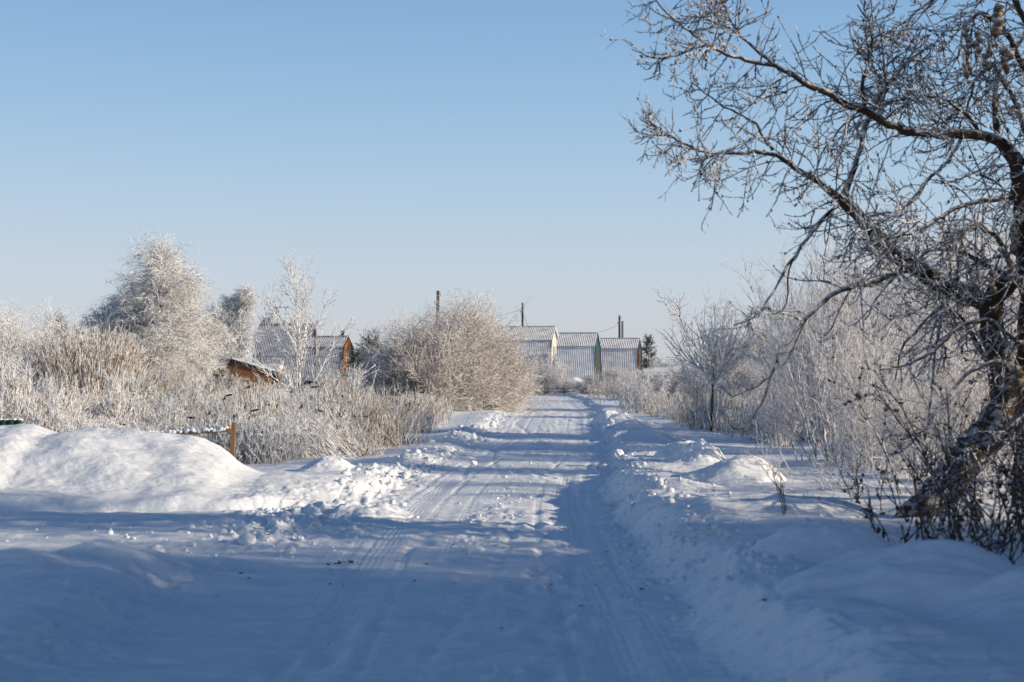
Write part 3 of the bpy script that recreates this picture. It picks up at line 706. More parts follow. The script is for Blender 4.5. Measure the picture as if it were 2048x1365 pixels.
# ------------------------------------------------------------------ reeds, weeds, grass (uncountable)
def stalks(name,label,seed,pts,hgt,mat,r=.006,lean=(0,0),ln=.12,seg=5,droop=0,side=0,heads=0.,leaf=0,cat='dry grass'):
    p=Plant(seed); rg=p.r; n=len(pts); z=H(pts[:,0],pts[:,1],False)
    b=np.c_[pts,z-.05]
    L=hgt*rg.uniform(.55,1.1,n)*np.clip(.95+1.1*fbm(pts[:,0]*.45,pts[:,1]*.28,77,2),.5,1.2)*np.interp(pts[:,1],[28,42,58],[1,.78,.5])
    d=np.stack([rg.normal(lean[0],ln,n),rg.normal(lean[1],ln,n),np.ones(n)],-1)
    s0=p.stems(b,d,L,seg,r,.7,.05,-droop)
    ks=[3]; lv=[s0]
    if side:
        s1=p.grow(s0,side,hgt*.22,.7,3,r=r*.85,t0=.3,t1=1,noise=.15,trop=.06,taper=.8); ks.append(3); lv.append(s1)
        s2=p.grow(s1,2.5,hgt*.07,.8,2,r=r*1.1,t0=.2,t1=1,noise=.1,taper=.9); ks.append(3); lv.append(s2)
    if leaf:
        s1=p.grow(s0,leaf,hgt*.3,.5,4,r=r*1.2,t0=.1,t1=.8,noise=.15,trop=[0,-.1,-.3,-.5],taper=.4); ks.append(3); lv.append(s1)
    o=link(name,p.mesh(name,ks,lv),mat); tag(o,label,cat,kind='stuff')
    if heads>0:
        m=rg.random(n)<heads; e=s0[0][m]; mb=MB(); tip=e[:,-1]; k=len(tip)
        dd=norm(np.stack([rg.normal(-.5,.6,k),rg.normal(0,.5,k),rg.normal(-.3,.5,k)],-1))
        P=np.stack([tip, tip+dd*.05, tip+dd*.10, tip+dd*.17],1); R=np.broadcast_to(np.array([.006,.022,.024,.004]),(k,4))*rg.uniform(.6,1.2,(k,1))
        mb.tubes(P,R,4); tag(mb.obj('reed_seed_heads',M['head'],None,True),'dark drooping seed heads on the '+label.split(' on ')[0].split(' in ')[0],'seed heads',kind='stuff')
    return s0
def scatter(n,seed,fn,y0,y1,x0f,x1f,clump=.55):
    rg=np.random.default_rng(seed); y=1/rg.uniform(1/y1,1/y0,n*4) if True else 0; u=rg.random(n*4); x=x0f(y)+(x1f(y)-x0f(y))*u
    keep=fn(x,y)&(vnoise(x*clump,y*clump,seed)+.5>rg.random(n*4)*.55+.16); return np.stack([x[keep],y[keep]],-1)[:n]
reedL=lambda y: np.full_like(y,-26.)
edge=lambda y: centre(y)-np.interp(y,[20,24,28,40,60],[3.8,4.2,3.4,2.8,4.0])
pr=scatter(10000,401,lambda x,y:(x>-.40*y-1),24.5,64,lambda y:-.42*y,edge)
stalks('dry_reeds','tan frosted reeds in the left field',402,pr,.98,M['reed'],.0075,(.03,0),.16,5,.0,0,.05,1.3,'reeds')
pr=scatter(2000,403,lambda x,y:(x>-.40*y-1),25.0,58,lambda y:-.42*y,edge)
stalks('tall_reeds','taller pale reed stems standing in the left field',404,pr,1.28,M['reed'],.0085,(.05,0),.22,6,.02,0,.07,.6,'reeds')
pr=scatter(3800,405,lambda x,y:(x>-.42*y-1)&(x<-.19*y),24.2,36,lambda y:-.42*y,lambda y:-.17*y)
stalks('frosted_weeds','white branchy frosted weeds behind the long snow bank',406,pr,.95,M['weed'],.007,(0,0),.16,5,0,6,0,0,'weeds')
pr=scatter(3400,407,lambda x,y:(x>-.20*y),24.2,40,lambda y:-.20*y,lambda y:edge(y)+.1)
stalks('frosted_undergrowth','white frosted undergrowth among the reeds at left of the road',408,pr,.7,M['weed'],.007,(-.05,0),.3,5,.02,4,0,0,'weeds')
fw=shrub_proto('frosted_shrub','white frosted shrub in the reeds below the gap between the birches','bush',81,'fan',1.55,1.8,M['frost_young'],dens=.9,thick=1.0,group='small white shrubs among the left reeds'); fw.location=G(385,34); fw.scale=(.9,.9,.9)
g='small white shrubs among the left reeds'
for k,(px,d,s_,lb) in enumerate(((455,31,.7,'white frosted shrub in the reeds just right of the fence post'),(545,31,.75,'white frosted shrub in the reeds left of the young tree foot'),(250,30,.95,'white frosted shrub behind the middle of the long snow bank'),(120,28,.95,'white frosted shrub above the left part of the long snow bank'),(30,31,1.15,'white frosted shrub behind the green fence end'),(690,34,1.05,'white frosted shrub in the reeds right of the young tree foot'),(330,27,.7,'low white frosted shrub behind the hidden end of the fence rail'),(620,30,.8,'low white frosted shrub in front of the young tree'),(655,27.5,.62,'low white frosted shrub nearest the road verge, left of the reed fountain'),(590,26.5,.6,'low white frosted shrub behind the small snow hump'))):
    dup(fw,lb,G(px,d),k*.9,s_,g)
# bent reeds at the road side, lying over to the left
rg=np.random.default_rng(9)
pb=np.stack([rg.uniform(-4.1,-2.75,460),rg.uniform(25.0,32,460)],-1)
stalks('bent_reeds','bleached reeds bent over to the left beside the verge',410,pb,1.35,M['weed'],.0085,(-.95,-.1),.28,6,.03,0,.0,.4,'reeds')
def tuft(px,py,hh,n,seed,label,lean=(0,0),ln=.35,mat='reed',r=.006,d=None,spread=.16,side=0):
    d=d or 1.45*F/(py-HOR); x=lat(px,d); p=Plant(seed); rg=p.r
    b=np.stack([x+rg.normal(0,spread,n),d+rg.normal(0,spread,n),np.zeros(n)],-1); b[:,2]=H(b[:,0],b[:,1])-.04
    s0=p.stems(b,np.stack([rg.normal(lean[0],ln,n),rg.normal(lean[1],ln,n),np.ones(n)],-1),hh*rg.uniform(.5,1.1,n),6,r,.6,.08,-.02); lv=[s0];ks=[3]
    if side: lv.append(p.grow(s0,side,hh*.3,.7,4,r=r*.9,t0=.25,noise=.15,trop=.03,taper=.7)); ks.append(3); lv.append(p.grow(lv[-1],3,hh*.08,.8,3,r=r*.9,noise=.15)); ks.append(3)
    o=link('grass_tuft',p.mesh('grass_tuft',ks,lv),M[mat]); tag(o,label,'grass tuft')
tuft(745,885,1.25,420,501,'dense fountain of frosted reed stems at the road end of the reed bed',(.10,0),.30,'reed',.007,30,.5)
tuft(715,905,.5,120,502,'broken tan grass tuft in front of the reed bed, nearest the road',(.1,0),.7,'reed',.0075,26.5,.28)
tuft(640,880,1.1,150,503,'leaning white reed stems left of the fountain of reeds',(-.5,0),.25,'weed',.0075,28.5,.45)
tuft(905,820,.9,160,504,'frosted grass tuft at the right front of the big round bush',(.1,0),.4,'weed',.009,57,.6)
tuft(820,832,.9,150,505,'frosted grass tuft before the left lobe of the round bush',(.2,0),.45,'weed',.009,52,.6)
tuft(960,825,.16,12,506,'tiny frosted weed poking from the left verge before the round bush',(0,0),.5,'weed',.006,48,.1,2)
tuft(1200,785,1.2,110,507,'bright frosted weed clump right of the bend','',.2,'weed',.012,84,.7,4) if False else None
tuft(1195,780,1.15,80,507,'frosted weed clump on the far verge inside the bend',(0,0),.2,'reed',.012,84,.55,3)
tuft(1235,785,1.3,80,508,'frosted weed clump right of the one inside the bend',(0,0),.2,'reed',.012,80,.55,3)
tuft(1275,812,1.45,110,509,'bright bushy frosted weeds at the left front of the right reed bed',(0,0),.2,'weed',.011,52,.5,4)
tuft(870,865,.14,14,510,'sparse twigs poking from snow on the left verge',(.3,0),.9,'near_stem',.005,36,.25,1)
tuft(590,948,.10,22,511,'row of tiny frosted sprigs beside the snow hump at left',(.1,0),.4,'weed',.005,21.5,.14)
tuft(1572,1042,.42,3,512,'single tall frosted weed stalk on the right verge',(0,0),.10,'near_stem',.006,12.9,.03,3)
tuft(1640,1030,.22,26,513,'sunlit frosted sprigs right of the tall weed stalk',(.1,0),.55,'weed',.006,13.6,.12,2)
tuft(1690,985,.42,16,514,'bent frosted sprays before the right thicket',(-.7,0),.5,'weed',.0065,15.5,.22,4)
tuft(1620,965,.5,12,515,'thin frosted weeds left of the bent sprays',(-.1,0),.4,'weed',.006,17.2,.3,4)
tuft(1890,960,.9,50,516,'frosted weeds in the sunlit gap under the leaning trunk',(0,0),.35,'weed',.006,15.6,.6,4)
# right reed bed
er=lambda y: centre(y)+np.interp(y,[28,36,60,90],[4.6,3.6,3.2,4])
pr=scatter(6500,421,lambda x,y:(x<.40*y),29,72,er,lambda y:er(y)+.085*y+2.2)
stalks('dry_reeds','tan frosted reeds in the field right of the road',422,pr,1.1,M['reed'],.008,(.0,0),.16,5,0,0,0,1.4,'reeds')
pr=scatter(2600,423,lambda x,y:(x<.42*y),27,48,lambda y:er(y)+.3,lambda y:er(y)+.10*y+3)
stalks('frosted_weeds','white frosted weeds among the right-hand reeds and shrubs',424,pr,.85,M['weed'],.007,(0,0),.22,5,0,5,0,0,'weeds')
pr=scatter(1500,425,lambda x,y:(x>.235*y),19,28,lambda y:.235*y,lambda y:.42*y)
stalks('frosted_undergrowth','frosted undergrowth beneath the right-hand thicket',426,pr,.8,M['weed'],.006,(-.05,0),.3,5,.02,5,0,0,'weeds')
pr=scatter(4500,431,lambda x,y:np.abs(x-centre(y))>6,62,130,lambda y:-.4*y,lambda y:.42*y)
stalks('far_weeds','distant frosted weeds and scrub across the fields',432,pr,1.0,M['weed'],.018,(0,0),.3,4,0,4,0,0,'weeds')
# far treeline
def treeline():
    p=Plant(88); rg=p.r; n=900
    x=rg.uniform(-190,210,n); y=rg.uniform(210,300,n); b=np.stack([x,y,H(x,y,False)-.3],-1)
    h=(2.3+2.2*(fbm(x*.03,y*0,5,2)+.3)).clip(1.5,5)
    s0=p.stems(b,np.stack([rg.normal(0,.12,n),rg.normal(0,.12,n),np.ones(n)],-1),h,5,.09,.4,.06,0)
    s1=p.grow(s0,11,2.0,.8,4,r=.05,t0=.1,noise=.15,trop=.05); s2=p.grow(s1,4,.9,.7,3,r=.04,noise=.2)
    tag(link('far_woodland',p.mesh('far_woodland',[3,3,3]),M['frost_birch']),'low frosted scrub woodland along the horizon','woodland',kind='stuff')
treeline()
# ------------------------------------------------------------------ near brush at right
def near_brush(px,d,n,hh,seed,label,spread=.45,lean=(-.05,0)):
    p=Plant(seed); rg=p.r; x=lat(px,d)
    b=np.stack([x+rg.normal(0,spread,n),d+rg.normal(0,spread*.6,n),np.zeros(n)],-1); b[:,2]=H(b[:,0],b[:,1])-.04
    s0=p.stems(b,np.stack([rg.normal(lean[0],.30,n),rg.normal(lean[1],.25,n),np.ones(n)],-1),hh*rg.uniform(.5,1.1,n),9,.0075,.5,.09,-.01)
    s1=p.grow(s0,5,hh*.30,.75,6,r=.0048,t0=.15,noise=.17,trop=.0)
    s2=p.grow(s1,3.5,hh*.10,.8,4,r=.004,noise=.2,taper=.7)
    root=thing('brush_clump',label,'brush',(0,0,0),group='dark frosted brush by the leaning trunk')
    link('stem',p.mesh('stem',[5],[s0]),M['near_stem'],root)
    mb=MB()
    for (P,R),k in ((s1,4),(s2,3)): mb.tubes(P,R,k)
    link('branches',mb.mesh('branches',True),M['near_stem'],root)
    mb=MB(); m=int(n*8); a=rg.integers(0,len(s1[0]),m); c=s1[0][a,rg.integers(1,6,m)]
    blobs(mb,c,rg.uniform(.008,.020,(m,1))*rg.uniform(.4,1.5,(m,3)),rg,.35)
    mb.obj('dead_leaves',M['near_stem'],root,True)
near_brush(1900,12.2,10,.45,601,'dark frosted brush around the foot of the leaning trunk')
near_brush(2055,10.6,18,.85,602,'tall dark brush at the right edge in front of the leaning trunk')
near_brush(2010,9.5,16,.80,603,'lowest dark brush at the right edge behind the corner snow mound',.35)
near_brush(1870,10.9,12,.5,604,'short dark brush nearest the shaded snow dome',.25)
near_brush(2090,11.5,34,1.7,605,'tallest dark brush cut off by the right edge',.5)
near_brush(1815,13.6,14,.75,606,'brush with white tips left of the leaning trunk foot',.35,(-.3,0))
near_brush(1960,15.4,20,1.5,607,'slender brush stems rising behind the leaning trunk',.5)
mb=MB(); q=[(1652,1060,13),(1690,1064,12.4),(1730,1078,11.8),(1765,1098,11.4)]; P=resample([(*at(a,b,11.6),0) for a,b,_ in q],10)[:,:3]
P=np.array([at(a,b,11.6) for a,b in zip(np.interp(np.linspace(0,3,12),range(4),[1650,1690,1730,1768]),np.interp(np.linspace(0,3,12),range(4),[1062,1062,1076,1100]))])
mb.tubes(P,np.linspace(.006,.011,12),5)
tag(mb.obj('fallen_twig',M['near_stem'],None,True),'dark twig arching over the snow left of the near brush','twig')
mb=MB(); P=np.array([at(1767,y,11.0) for y in np.linspace(1062,1132,7)])+RNG.normal(0,.004,(7,3)); mb.tubes(P,np.full(7,.012),6)
tag(mb.obj('broken_stick',M['near_stem'],None,True),'short broken stick standing upright at the left of the near brush','stick')
# brush out of frame to the right of the camera: it throws the foreground shade
sh=shrub_proto('frosted_willow','frosted willow beside the road, right of the camera','bush',71,'bare',5.0,5.0,M['frost_birch'],M['trunk'],dens=1.3,thick=2.1)
sh.location=(10,4,.2); sh['group']='willows right of the camera'
sw=shrub_proto('frosted_willow','dense low frosted willow beside the road, right of the camera','bush',72,'dome',3.7,5.5,M['frost_birch'],dens=1.3,thick=2.4,group='low willows right of the camera'); sw.location=(8.5,4.4,.2)
for k,(x,y) in enumerate(((8.2,2.4),(8.4,-.8),(9,-4),(7.5,-7.5),(11.4,6.0),(12,3.2))): dup(sw,'dense low frosted willow beside the road, right of the camera',(x,y,.2),k*1.1,1.0)
for k,(x,y,s) in enumerate(((8.8,6.4,1.1),(9.5,0.5,1.0),(12.5,2.5,1.05),(11,-3.5,1.0),(15,-.5,1.15),(16,3.6,1.0),(9,-7,1.0),(13,-8,1.1),(19,1,1.2),(8,-11,1.0),(12.5,6.2,.85),(15,5.6,.95),(9.2,7.4,1.0),(18,4.6,1.15),(20,7.,.95))):
    dup(sh,'frosted willow beside the road, right of the camera',(x,y-.6,.2),k*1.3,s,'willows right of the camera')
for k,(x,y,s_) in enumerate(((8.6,5.6,1.25),(9.8,6.9,1.35),(11.,8.2,1.45),(7.6,4.4,1.2),(12.5,9.4,1.4))):
    dup(f2,'tall upright frosted willow stems beside the road, right of the camera',(x,y,.2),k*1.7,s_,'upright willows right of the camera')
# ------------------------------------------------------------------ houses
def corr(y0,z0,y1,z1,x0,x1,wl=.16,amp=.015,over=0.,t=.012):
    """corrugated sheet from (y0,z0) to (y1,z1), waves across x, closed with thickness"""
    n=int((x1-x0)/wl*6)+1; x=np.linspace(x0,x1,n); d=np.array([y1-y0,z1-z0]); L=np.linalg.norm(d); d/=L; nn=np.array([-d[1],d[0]])
    if nn[1]<0: nn=-nn
    w=amp*np.cos(2*np.pi*(x-x0)/wl); V=[]
    for off in (0,-t):
        for (a,b) in ((y0,z0),(y1,z1)):
            V.append(np.stack([x,a+nn[0]*(w+off),b+nn[1]*(w+off)],-1))
    V=np.concatenate(V); i=np.arange(n-1)
    Q=[np.stack([i,i+1,n+i+1,n+i],-1), np.stack([2*n+i,3*n+i,3*n+i+1,2*n+i+1],-1), np.stack([i,2*n+i,2*n+i+1,i+1],-1), np.stack([n+i,n+i+1,3*n+i+1,3*n+i],-1)]
    e=[[0,n,3*n,2*n],[n-1,3*n-1,4*n-1,2*n-1]]
    return V,np.concatenate(Q+[np.array(e)])
RZ=math.radians(-11)
def house(name,label,px_right,d,L,W,Hr,Hb,bw,eave,wallm,trim,base=-.4,roofm=None):
    """gambrel house; ridge along local x, origin at the right gable foot; px_right is the photo column of that gable's ridge"""
    x=lat(px_right,d); root=thing(name,label,'house',(x,d+W*.5*math.cos(RZ),Hs(x,d)),RZ)
    hw=W/2
    b=MB(); prof=[(-hw,base),(hw,base),(hw-.02,eave),(bw-.10,Hb-.06),(0,Hr-.08),(-bw+.10,Hb-.06),(-hw+.02,eave)]
    b.prism(prof,-L+.15,-.18); b.obj('wall',wallm,root)
    for sgn in (-1,1):
        for (a,b_,c,e) in ((sgn*(bw+.14),Hb-.12,0,Hr+.02),(sgn*(hw+.10),eave-.05,sgn*(bw-.02),Hb-.10)):
            V,Q=corr(a,b_,c,e,-L,0); m=MB(); m.add(V,Q); m.obj('roof_panel',(roofm or M['roof']),root,False)
        m=MB()   # barge boards along the gable edge
        for (a,b_,c,e) in ((sgn*(bw+.10),Hb-.17,0,Hr-.07),(sgn*(hw+.04),eave-.1,sgn*(bw),Hb-.17)):
            dd=np.array([c-a,e-b_]); ln=np.linalg.norm(dd); ang=math.atan2(dd[1],dd[0])
            m.box((-.02-.001*sgn,(a+c)/2,(b_+e)/2),(.05,ln,.13),np.array(Matrix.Rotation(ang,3,'X')))
        m.obj('barge_board',trim,root)
    m=MB(); m.box((-L/2,0,Hr+.05),(L,.22,.05)); m.obj('ridge_cap',(roofm or M['roof']),root)
    return root
def win(root,x,y,z,w,h,fm,pm):
    f=MB(); t=.07
    for (cy,cz,dy,dz) in ((y,z+h/2+t/2,w+2*t,t),(y,z-h/2-t/2,w+2*t,t),(y-w/2-t/2,z,t,h),(y+w/2+t/2,z,t,h),(y,z,t*.6,h)):
        f.box((x+.02,cy,cz),(.06,dy,dz))
    fo=f.obj('window',fm,root); q=MB(); q.box((x,y,z),(.03,w,h)); q.obj('pane',pm,fo)
# right row
h1=house('gambrel_house','white-gabled house with frosted corrugated roof, leftmost of the three on the right',1114,122,5.6,6.4,5.65,4.55,1.8,1.3,M['paint_white'],M['roof'])
h2=house('gambrel_house','house with teal gable and deep scalloped eave, middle of the three on the right',1200,118,3.35,4.8,4.95,3.95,1.45,1.1,M['paint_olive'],M['paint_teal'])
h3=house('gambrel_house','dark brown-gabled house, rightmost of the three on the right',1285,122,3.5,4.8,4.6,3.85,1.5,.6,M['plank_dark'],M['plank_dark'])
m=MB(); m.prism([(-1.42,3.6),(1.42,3.6),(1.3,3.85),(0,4.78),(-1.3,3.85)],-.17,-.12); m.obj('gable_panel',M['paint_teal'],h2)
win(h1,-.15,0,3.4,.8,.9,M['paint_white'],M['glass']); win(h3,-.15,.3,2.9,.7,.8,M['plank_brown'],M['glass'])
for hh,y in ((h1,-1.7),(h3,-1.5)):
    m=MB(); m.box((-.14,y*.4,.95),(.06,.9,2.0)); m.obj('door',M['plank_brown'],hh)
m=MB(); m.tubes(np.array([[-1.6,.6,4.0],[-1.6,.6,6.15]]),np.array([.11,.11]),8); m.obj('chimney',M['metal'],h3)
# far low white roof right of the row
x=lat(1325,140); r4=thing('low_outbuilding','low snow-covered outbuilding roof right of the brown gable','outbuilding',(x,140,Hs(x,140)),RZ)
m=MB(); m.prism([(-2,-.3),(2,-.3),(2,2.4),(-2,1.6)],-3.2,3.2); m.obj('wall',M['plank_dark'],r4)
m=MB(); m.prism([(-2.5,1.3),(2.3,2.62),(2.3,2.9),(-2.5,1.62)],-3.4,3.4); m.obj('roof',M['snow'],r4)
# left group
ha=thing('a_frame_house','large grey frosted A-frame house behind the young tree','house',(lat(622,126),128.2,Hs(lat(622,126),128)),RZ)
m=MB(); m.prism([(-2.9,-.4),(2.9,-.4),(2.75,.5),(0,5.85),(-2.75,.5)],-5.0,-.22); m.obj('wall',M['plank_dark'],ha)
for sg in (-1,1):
    V,Q=corr(sg*3.25,-.3,sg*1.42,3.18,-5.3,0); m=MB(); m.add(V,Q); m.obj('roof_panel',M['roof_grey'],ha)
    V,Q=corr(sg*1.52,3.10,0,6.02,-5.3,0); m=MB(); m.add(V,Q); m.obj('roof_panel',M['roof_grey'],ha)
    m=MB(); dd=np.array([-sg*3.1,6.0]); m.box((.0+.002*sg,sg*1.58,2.8),(.08,np.linalg.norm([3.15,6.1]),.16),np.array(Matrix.Rotation(math.atan2(6.1,-sg*3.15),3,'X'))); m.obj('barge_board',M['dark'],ha)
m=MB(); m.box((-2.65,0,6.06),(5.3,.25,.06)); m.obj('ridge_cap',M['roof_grey'],ha)
m=MB(); m.prism([(-4.6,1.55),(-2.9,1.45),(-1.9,2.35),(-2.3,2.4)],-4.4,-2.2); m.obj('porch_roof',M['snow'],ha)
m=MB(); m.box((-3.3,-3.5,.7),(2.0,1.5,1.6)); m.obj('porch',M['plank_brown'],ha)
hb=house('gambrel_house','orange-timbered gambrel house with red lower wall, left of the big round bush',691,120,3.3,4.6,4.75,3.95,1.35,1.0,M['plank_dark'],M['dark'],roofm=M['roof_grey'])
m=MB(); m.prism([(-1.9,1.75),(.45,1.75),(.45,4.25),(0,4.55),(-1.2,3.85)],-.17,.03); m.obj('gable_panel',M['plank_orange'],hb)  # sunlit part only; dark wall colour right of it stands for recess shade
win(hb,.05,-.5,3.05,.95,.85,M['paint_white'],M['glass'])
m=MB(); m.box((.25,-.1,1.62),(1.1,4.2,.10)); m.obj('canopy',M['snow'],hb)
m=MB(); m.box((.02,.4,.55),(.2,2.6,2.0)); m.obj('wall_panel',M['paint_red'],hb)
m=MB(); m.box((.05,-1.5,.35),(.22,1.0,1.3)); m.obj('door',M['plank_orange'],hb)
m=MB(); m.box((-.6,.2,4.95),(.25,.25,.7)); m.obj('chimney',M['dark'],hb)
m=MB(); m.tubes(np.array([[-2.2,-2.2,2.2],[-2.2,-2.2,5.1]]),np.array([.11,.11]),8); m.obj('stove_pipe',M['metal'],hb)
# shed
xs=lat(495,104); sd=thing('wooden_shed','brown plank shed with sloping snow-lined roof left of the A-frame house','shed',(xs,104,Hs(xs,104)),math.radians(4))
m=MB()
P2=[(-1.35,-.4),(1.6,-.4),(1.6,1.55),(-1.0,2.50),(-1.45,1.5)]
V=np.array([[a,-.9,b] for a,b in P2]+[[a,1.4,b] for a,b in P2]); n=5
m.add(V,[[i,n+i,n+(i+1)%n,(i+1)%n] for i in range(n)],[[0,i,i+1] for i in range(1,n-1)]+[[n,n+i+1,n+i] for i in range(1,n-1)]); m.obj('wall',M['plank_brown'],sd)
m=MB()
def slab(a,b,t,y0,y1):
    a=np.array(a);b=np.array(b);dn=norm(b-a);nn=np.array([-dn[1],dn[0]]); nn=nn if nn[1]>0 else -nn
    q=[a,b,b+nn*t,a+nn*t]; V=np.array([[p[0],y0,p[1]] for p in q]+[[p[0],y1,p[1]] for p in q]); m.add(V,[[0,1,2,3],[7,6,5,4],[0,4,5,1],[1,5,6,2],[2,6,7,3],[3,7,4,0]])
slab((-1.05,2.5),(2.5,1.47),.06,-1.15,1.6); slab((-1.72,1.1),(-1.02,2.52),.06,-1.15,1.6); m.obj('roof',M['dark'],sd)
m=MB(); slab((-1.0,2.57),(2.5,1.54),.07,-1.10,1.55); m.obj('roof_snow',M['snow'],sd)
m=MB(); m.box((.15,-.93,.95),(2.9,.05,.06)); m.obj('trim_board',M['plank_dark'],sd)
m=MB(); m.tubes(np.array([[.95,.2,1.7],[.95,.2,3.05]]),np.array([.09,.09]),8); m.obj('stove_pipe',M['metal'],sd)
# drifts by the shed
for px,d,w_,hh_,lb in ((432,108,1.3,.75,'snow drift at the left front of the brown shed'),(478,107,.9,.5,'small snow drift before the brown shed')):
    x=lat(px,d); patch('snow_drift',lb,x-w_*1.4,x+w_*1.4,d-w_*1.4,d+w_*1.4,dome(x,d,w_,w_,hh_,px),50,50,cat='snow drift')
x=lat(1150,114); patch('snow_drift','tall snow drift against the teal-gabled house',x-2.4,x+2.4,112,117,dome(x,114.6,1.9,1.6,1.1,3,0,1.2),60,60,cat='snow drift')
# ------------------------------------------------------------------ poles and wires
def pole(label,px,top,d,lean=0,r=.12,loc_z=0):
    x=lat(px,d); zt=at(px,top,d)[2]; z0=Hs(x,d)-.3
    root=thing('utility_pole',label,'utility pole',(x,d,z0),0,'old wooden utility poles')
    h=zt-z0; m=MB(); P=np.array([[lean*t*h,0,t*h] for t in np.linspace(0,1,8)]); m.tubes(P,np.linspace(r*1.15,r*.8,8),9); m.obj('shaft',M['pole'],root,True)
    for s,zz in ((-1,h-.9),(1,h-.35)):
        m=MB(); bx=lean*zz; m.tubes(np.array([[bx,0,zz],[bx+s*.16,0,zz],[bx+s*.19,0,zz+.16]]),np.array([.02,.02,.02]),5)
        o=m.obj('bracket',M['wire'],root); m=MB(); m.tubes(np.array([[bx+s*.19,0,zz+.10],[bx+s*.19,0,zz+.16],[bx+s*.19,0,zz+.22]]),np.array([.04,.06,.03]),7); m.obj('insulator',M['ceramic'],o,True)
    return np.array([x+lean*h,d,zt])
p1=pole('tallest wooden pole, rising behind the big round bush',872,582,92,.018,.12)
p2=pole('thin wooden pole behind the whitewashed house',1045,606,128,0,.11)
p3=pole('wooden pole behind the dark brown-gabled house',1239,631,142,.0,.12)
x=lat(437,98); root=thing('leaning_pole','thin dark pole leaning against the right side of the tallest birch','pole',(x-.3,98,Hs(x,98)))
m=MB(); m.tubes(np.array([[-.25,0,0],[0,0,2.2],[.30,0,5.0]]),np.array([.07,.06,.05]),7); m.obj('shaft',M['pole'],root,True)
def wire(label,a,b,sag):
    t=np.linspace(0,1,24)[:,None]; a=np.array(a);b=np.array(b); P=a+(b-a)*t; P[:,2]-=sag*4*(t*(1-t))[:,0]
    m=MB(); m.tubes(P,np.full(24,.017),4); tag(m.obj('power_wire',M['wire'],None,True),label,'wire')
wire('sagging wire running left from the thin pole towards the big bush',p2-[0,0,.9],(lat(960,100),100,4.6),.5)
wire('upper wire from the thin pole towards the tall pole',p2-[0,0,.5],p1-[0,0,1.0],.7)
wire('sagging wire from the pole behind the brown gable to the house roof',p3-[0,0,.9],(lat(1120,122),124,5.2),.5)
wire('short service wire dropping from the thin pole to the white house',p2-[0,0,.8],(lat(1058,124),124,5.6),.1)
wire('wire from the tall pole past the orange-timbered house',p1-[0,0,2.0],(lat(700,124),124,4.3),.6)
# ------------------------------------------------------------------ fences
fd=23.3; x=lat(464,fd); z=Hs(x,fd)
fr=thing('wooden_fence','low wooden fence end, snow-crusted rail on a bare post, behind the long snow bank','fence',(x,fd,z))
m=MB(); h=at(464,846,fd)[2]-z; m.box((.01,0,h/2-.2),(.062,.062,h+.4),np.array(Matrix.Rotation(.04,3,'Y'))); m.obj('post',M['rail'],fr)
m=MB(); zr=at(464,862,fd)[2]-z; L=1.9; m.box((-L/2,-.04,zr-.04),(L,.035,.06),np.array(Matrix.Rotation(-.055,3,'Y'))); m.obj('rail',M['rail'],fr)
m=MB(); rg=np.random.default_rng(4); n=110; t=rg.uniform(0,1,n); blobs(m,np.stack([-t*L,np.full(n,-.04)+rg.normal(0,.01,n),zr+.005-.052*2*0-t*L*.055+rg.normal(0,.012,n)+.05*.5],-1),rg.uniform(.022,.042,(n,1))*np.array([[1,1,.8]]),rg,.2); m.obj('rail_snow',M['pile'],fr,True)
fd=22.0; x0=lat(-90,fd); x1=lat(44,fd); z=Hs(x1,fd); zt=at(40,840,fd)[2]-z
gf=thing('green_fence','dark green corrugated metal fence end above the snow bank at the left edge','fence',(x1,fd,z))
n=160; X=np.linspace(x0-x1,0,n); W_=.02*np.clip(2*np.sin(X*2*np.pi/.125),-1,1)
V=np.concatenate([np.stack([X,W_,np.full(n,-.3)],-1),np.stack([X,W_,np.full(n,zt)],-1),np.stack([X,W_+.008,np.full(n,-.3)],-1),np.stack([X,W_+.008,np.full(n,zt)],-1)]); i=np.arange(n-1)
m=MB(); m.add(V,np.concatenate([np.stack([i,i+1,n+i+1,n+i],-1),np.stack([2*n+i,3*n+i,3*n+i+1,2*n+i+1],-1),np.stack([n+i,n+i+1,3*n+i+1,3*n+i],-1)])); m.obj('sheet',M['green'],gf)
m=MB(); rg=np.random.default_rng(6); n=60; blobs(m,np.stack([rg.uniform(x0-x1,0,n),np.zeros(n),np.full(n,zt+.005)],-1),rg.uniform(.015,.03,(n,1))*np.array([[1.3,1,.6]]),rg,.2); m.obj('snow_cap',M['pile'],gf,True)
def rail_fence(label,pa,pb,da,db,hh,n):
    a=np.array([lat(pa,da),da]); b=np.array([lat(pb,db),db]); root=thing('rail_fence',label,'fence',(a[0],a[1],Hs(*a)))
    for k in range(n):
        q=(b-a)*k/(n-1); m=MB(); m.box((q[0],q[1],hh/2-.2),(.06,.06,hh+.5)); m.obj('post',M['trunk'],root)
    for zz in (hh-.08,hh*.5):
        m=MB(); m.tubes(np.array([[0,0,zz],[b[0]-a[0],b[1]-a[1],zz]]),np.array([.025,.025]),6); m.obj('rail',M['trunk'],root)
rail_fence('thin dark rail fence before the right houses beyond the bend',1075,1180,104,104,.62,5)
rail_fence('low rail fence before the brown shed',425,540,106,106,.8,6)
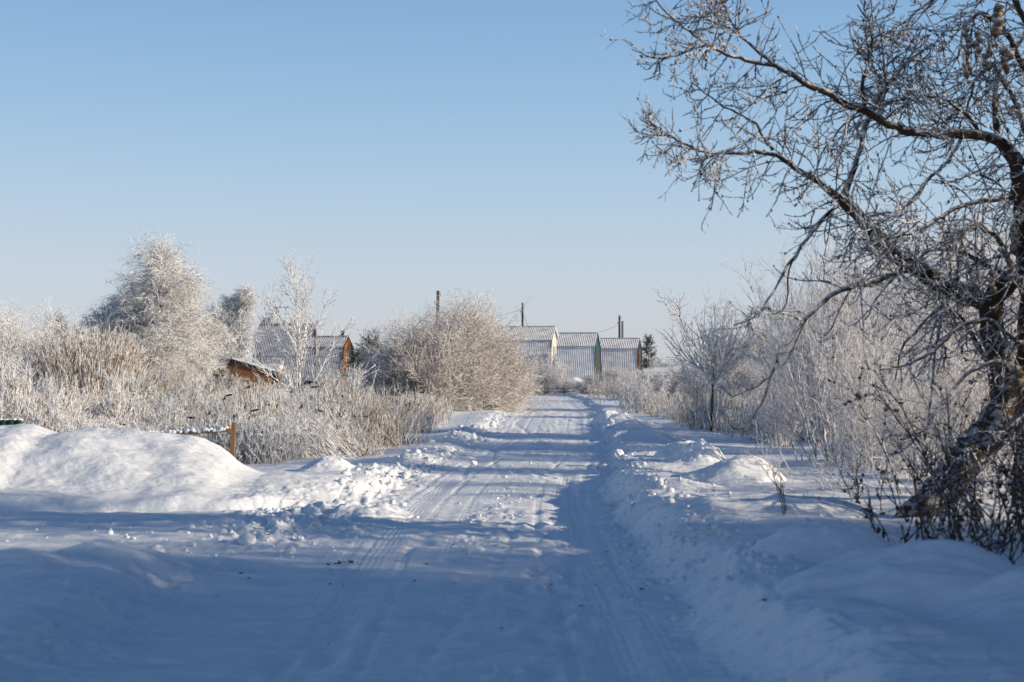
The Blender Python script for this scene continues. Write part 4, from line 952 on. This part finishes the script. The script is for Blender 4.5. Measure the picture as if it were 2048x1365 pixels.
# ------------------------------------------------------------------ light, sky, camera
SUN_AZ=math.radians(103); SUN_EL=math.radians(17)
sd_=Vector((math.sin(SUN_AZ)*math.cos(SUN_EL),math.cos(SUN_AZ)*math.cos(SUN_EL),math.sin(SUN_EL)))
sl=bpy.data.lights.new('sun','SUN'); sl.energy=4.4; sl.angle=math.radians(.7); sl.color=(1.,.86,.66)
so=bpy.data.objects.new('sun',sl); COL.objects.link(so); so.rotation_euler=sd_.to_track_quat('Z','Y').to_euler(); so.location=(30,-20,30)
wd=bpy.data.worlds.new('World'); SC.world=wd; wd.use_nodes=True; nt=wd.node_tree; bg=nt.nodes['Background']
sk=nt.nodes.new('ShaderNodeTexSky'); sk.sky_type='NISHITA'; sk.sun_disc=False; sk.sun_elevation=SUN_EL; sk.sun_rotation=SUN_AZ; sk.air_density=1.0; sk.dust_density=.6; sk.ozone_density=1.2; sk.altitude=100
tc=nt.nodes.new('ShaderNodeTexCoord'); sx=nt.nodes.new('ShaderNodeSeparateXYZ'); nt.links.new(tc.outputs['Generated'],sx.inputs[0])
cr=nt.nodes.new('ShaderNodeValToRGB'); nt.links.new(sx.outputs[2],cr.inputs[0]); ce=cr.color_ramp.elements
SKY=[(0,(.565,.585,.64)),(.03,(.57,.605,.67)),(.07,(.54,.62,.725)),(.13,(.425,.58,.75)),(.20,(.30,.49,.72)),(.27,(.215,.40,.675)),(.42,(.062,.155,.34)),(1.,(.02,.06,.17))]
while len(ce)<len(SKY): ce.new(.5)
for e,(p,c) in zip(ce,SKY): e.position=p; e.color=(*c,1)
sc_=nt.nodes.new('ShaderNodeVectorMath'); sc_.operation='SCALE'; nt.links.new(cr.outputs[0],sc_.inputs[0]); sc_.inputs[3].default_value=1/.12
mx=nt.nodes.new('ShaderNodeMix'); mx.data_type='RGBA'; mx.inputs[0].default_value=.88
nt.links.new(sk.outputs[0],mx.inputs[6]); nt.links.new(sc_.outputs[0],mx.inputs[7]); nt.links.new(mx.outputs[2],bg.inputs[0]); bg.inputs[1].default_value=.12*.84
cd=bpy.data.cameras.new('camera'); cam=bpy.data.objects.new('camera',cd); COL.objects.link(cam); SC.camera=cam
cd.lens=F/2048*36; cd.sensor_width=36; cd.clip_end=8000; cd.clip_start=.1
cam.location=(0,0,CAM_Z); cam.rotation_euler=(math.pi/2+PITCH,0,0)
cd.dof.use_dof=True; cd.dof.focus_distance=36; cd.dof.aperture_fstop=2.6
SC.view_settings.view_transform='Standard'; SC.view_settings.look='None'; SC.view_settings.exposure=.31; SC.view_settings.gamma=1
SC.cycles.max_bounces=6; SC.cycles.diffuse_bounces=3; SC.cycles.glossy_bounces=2
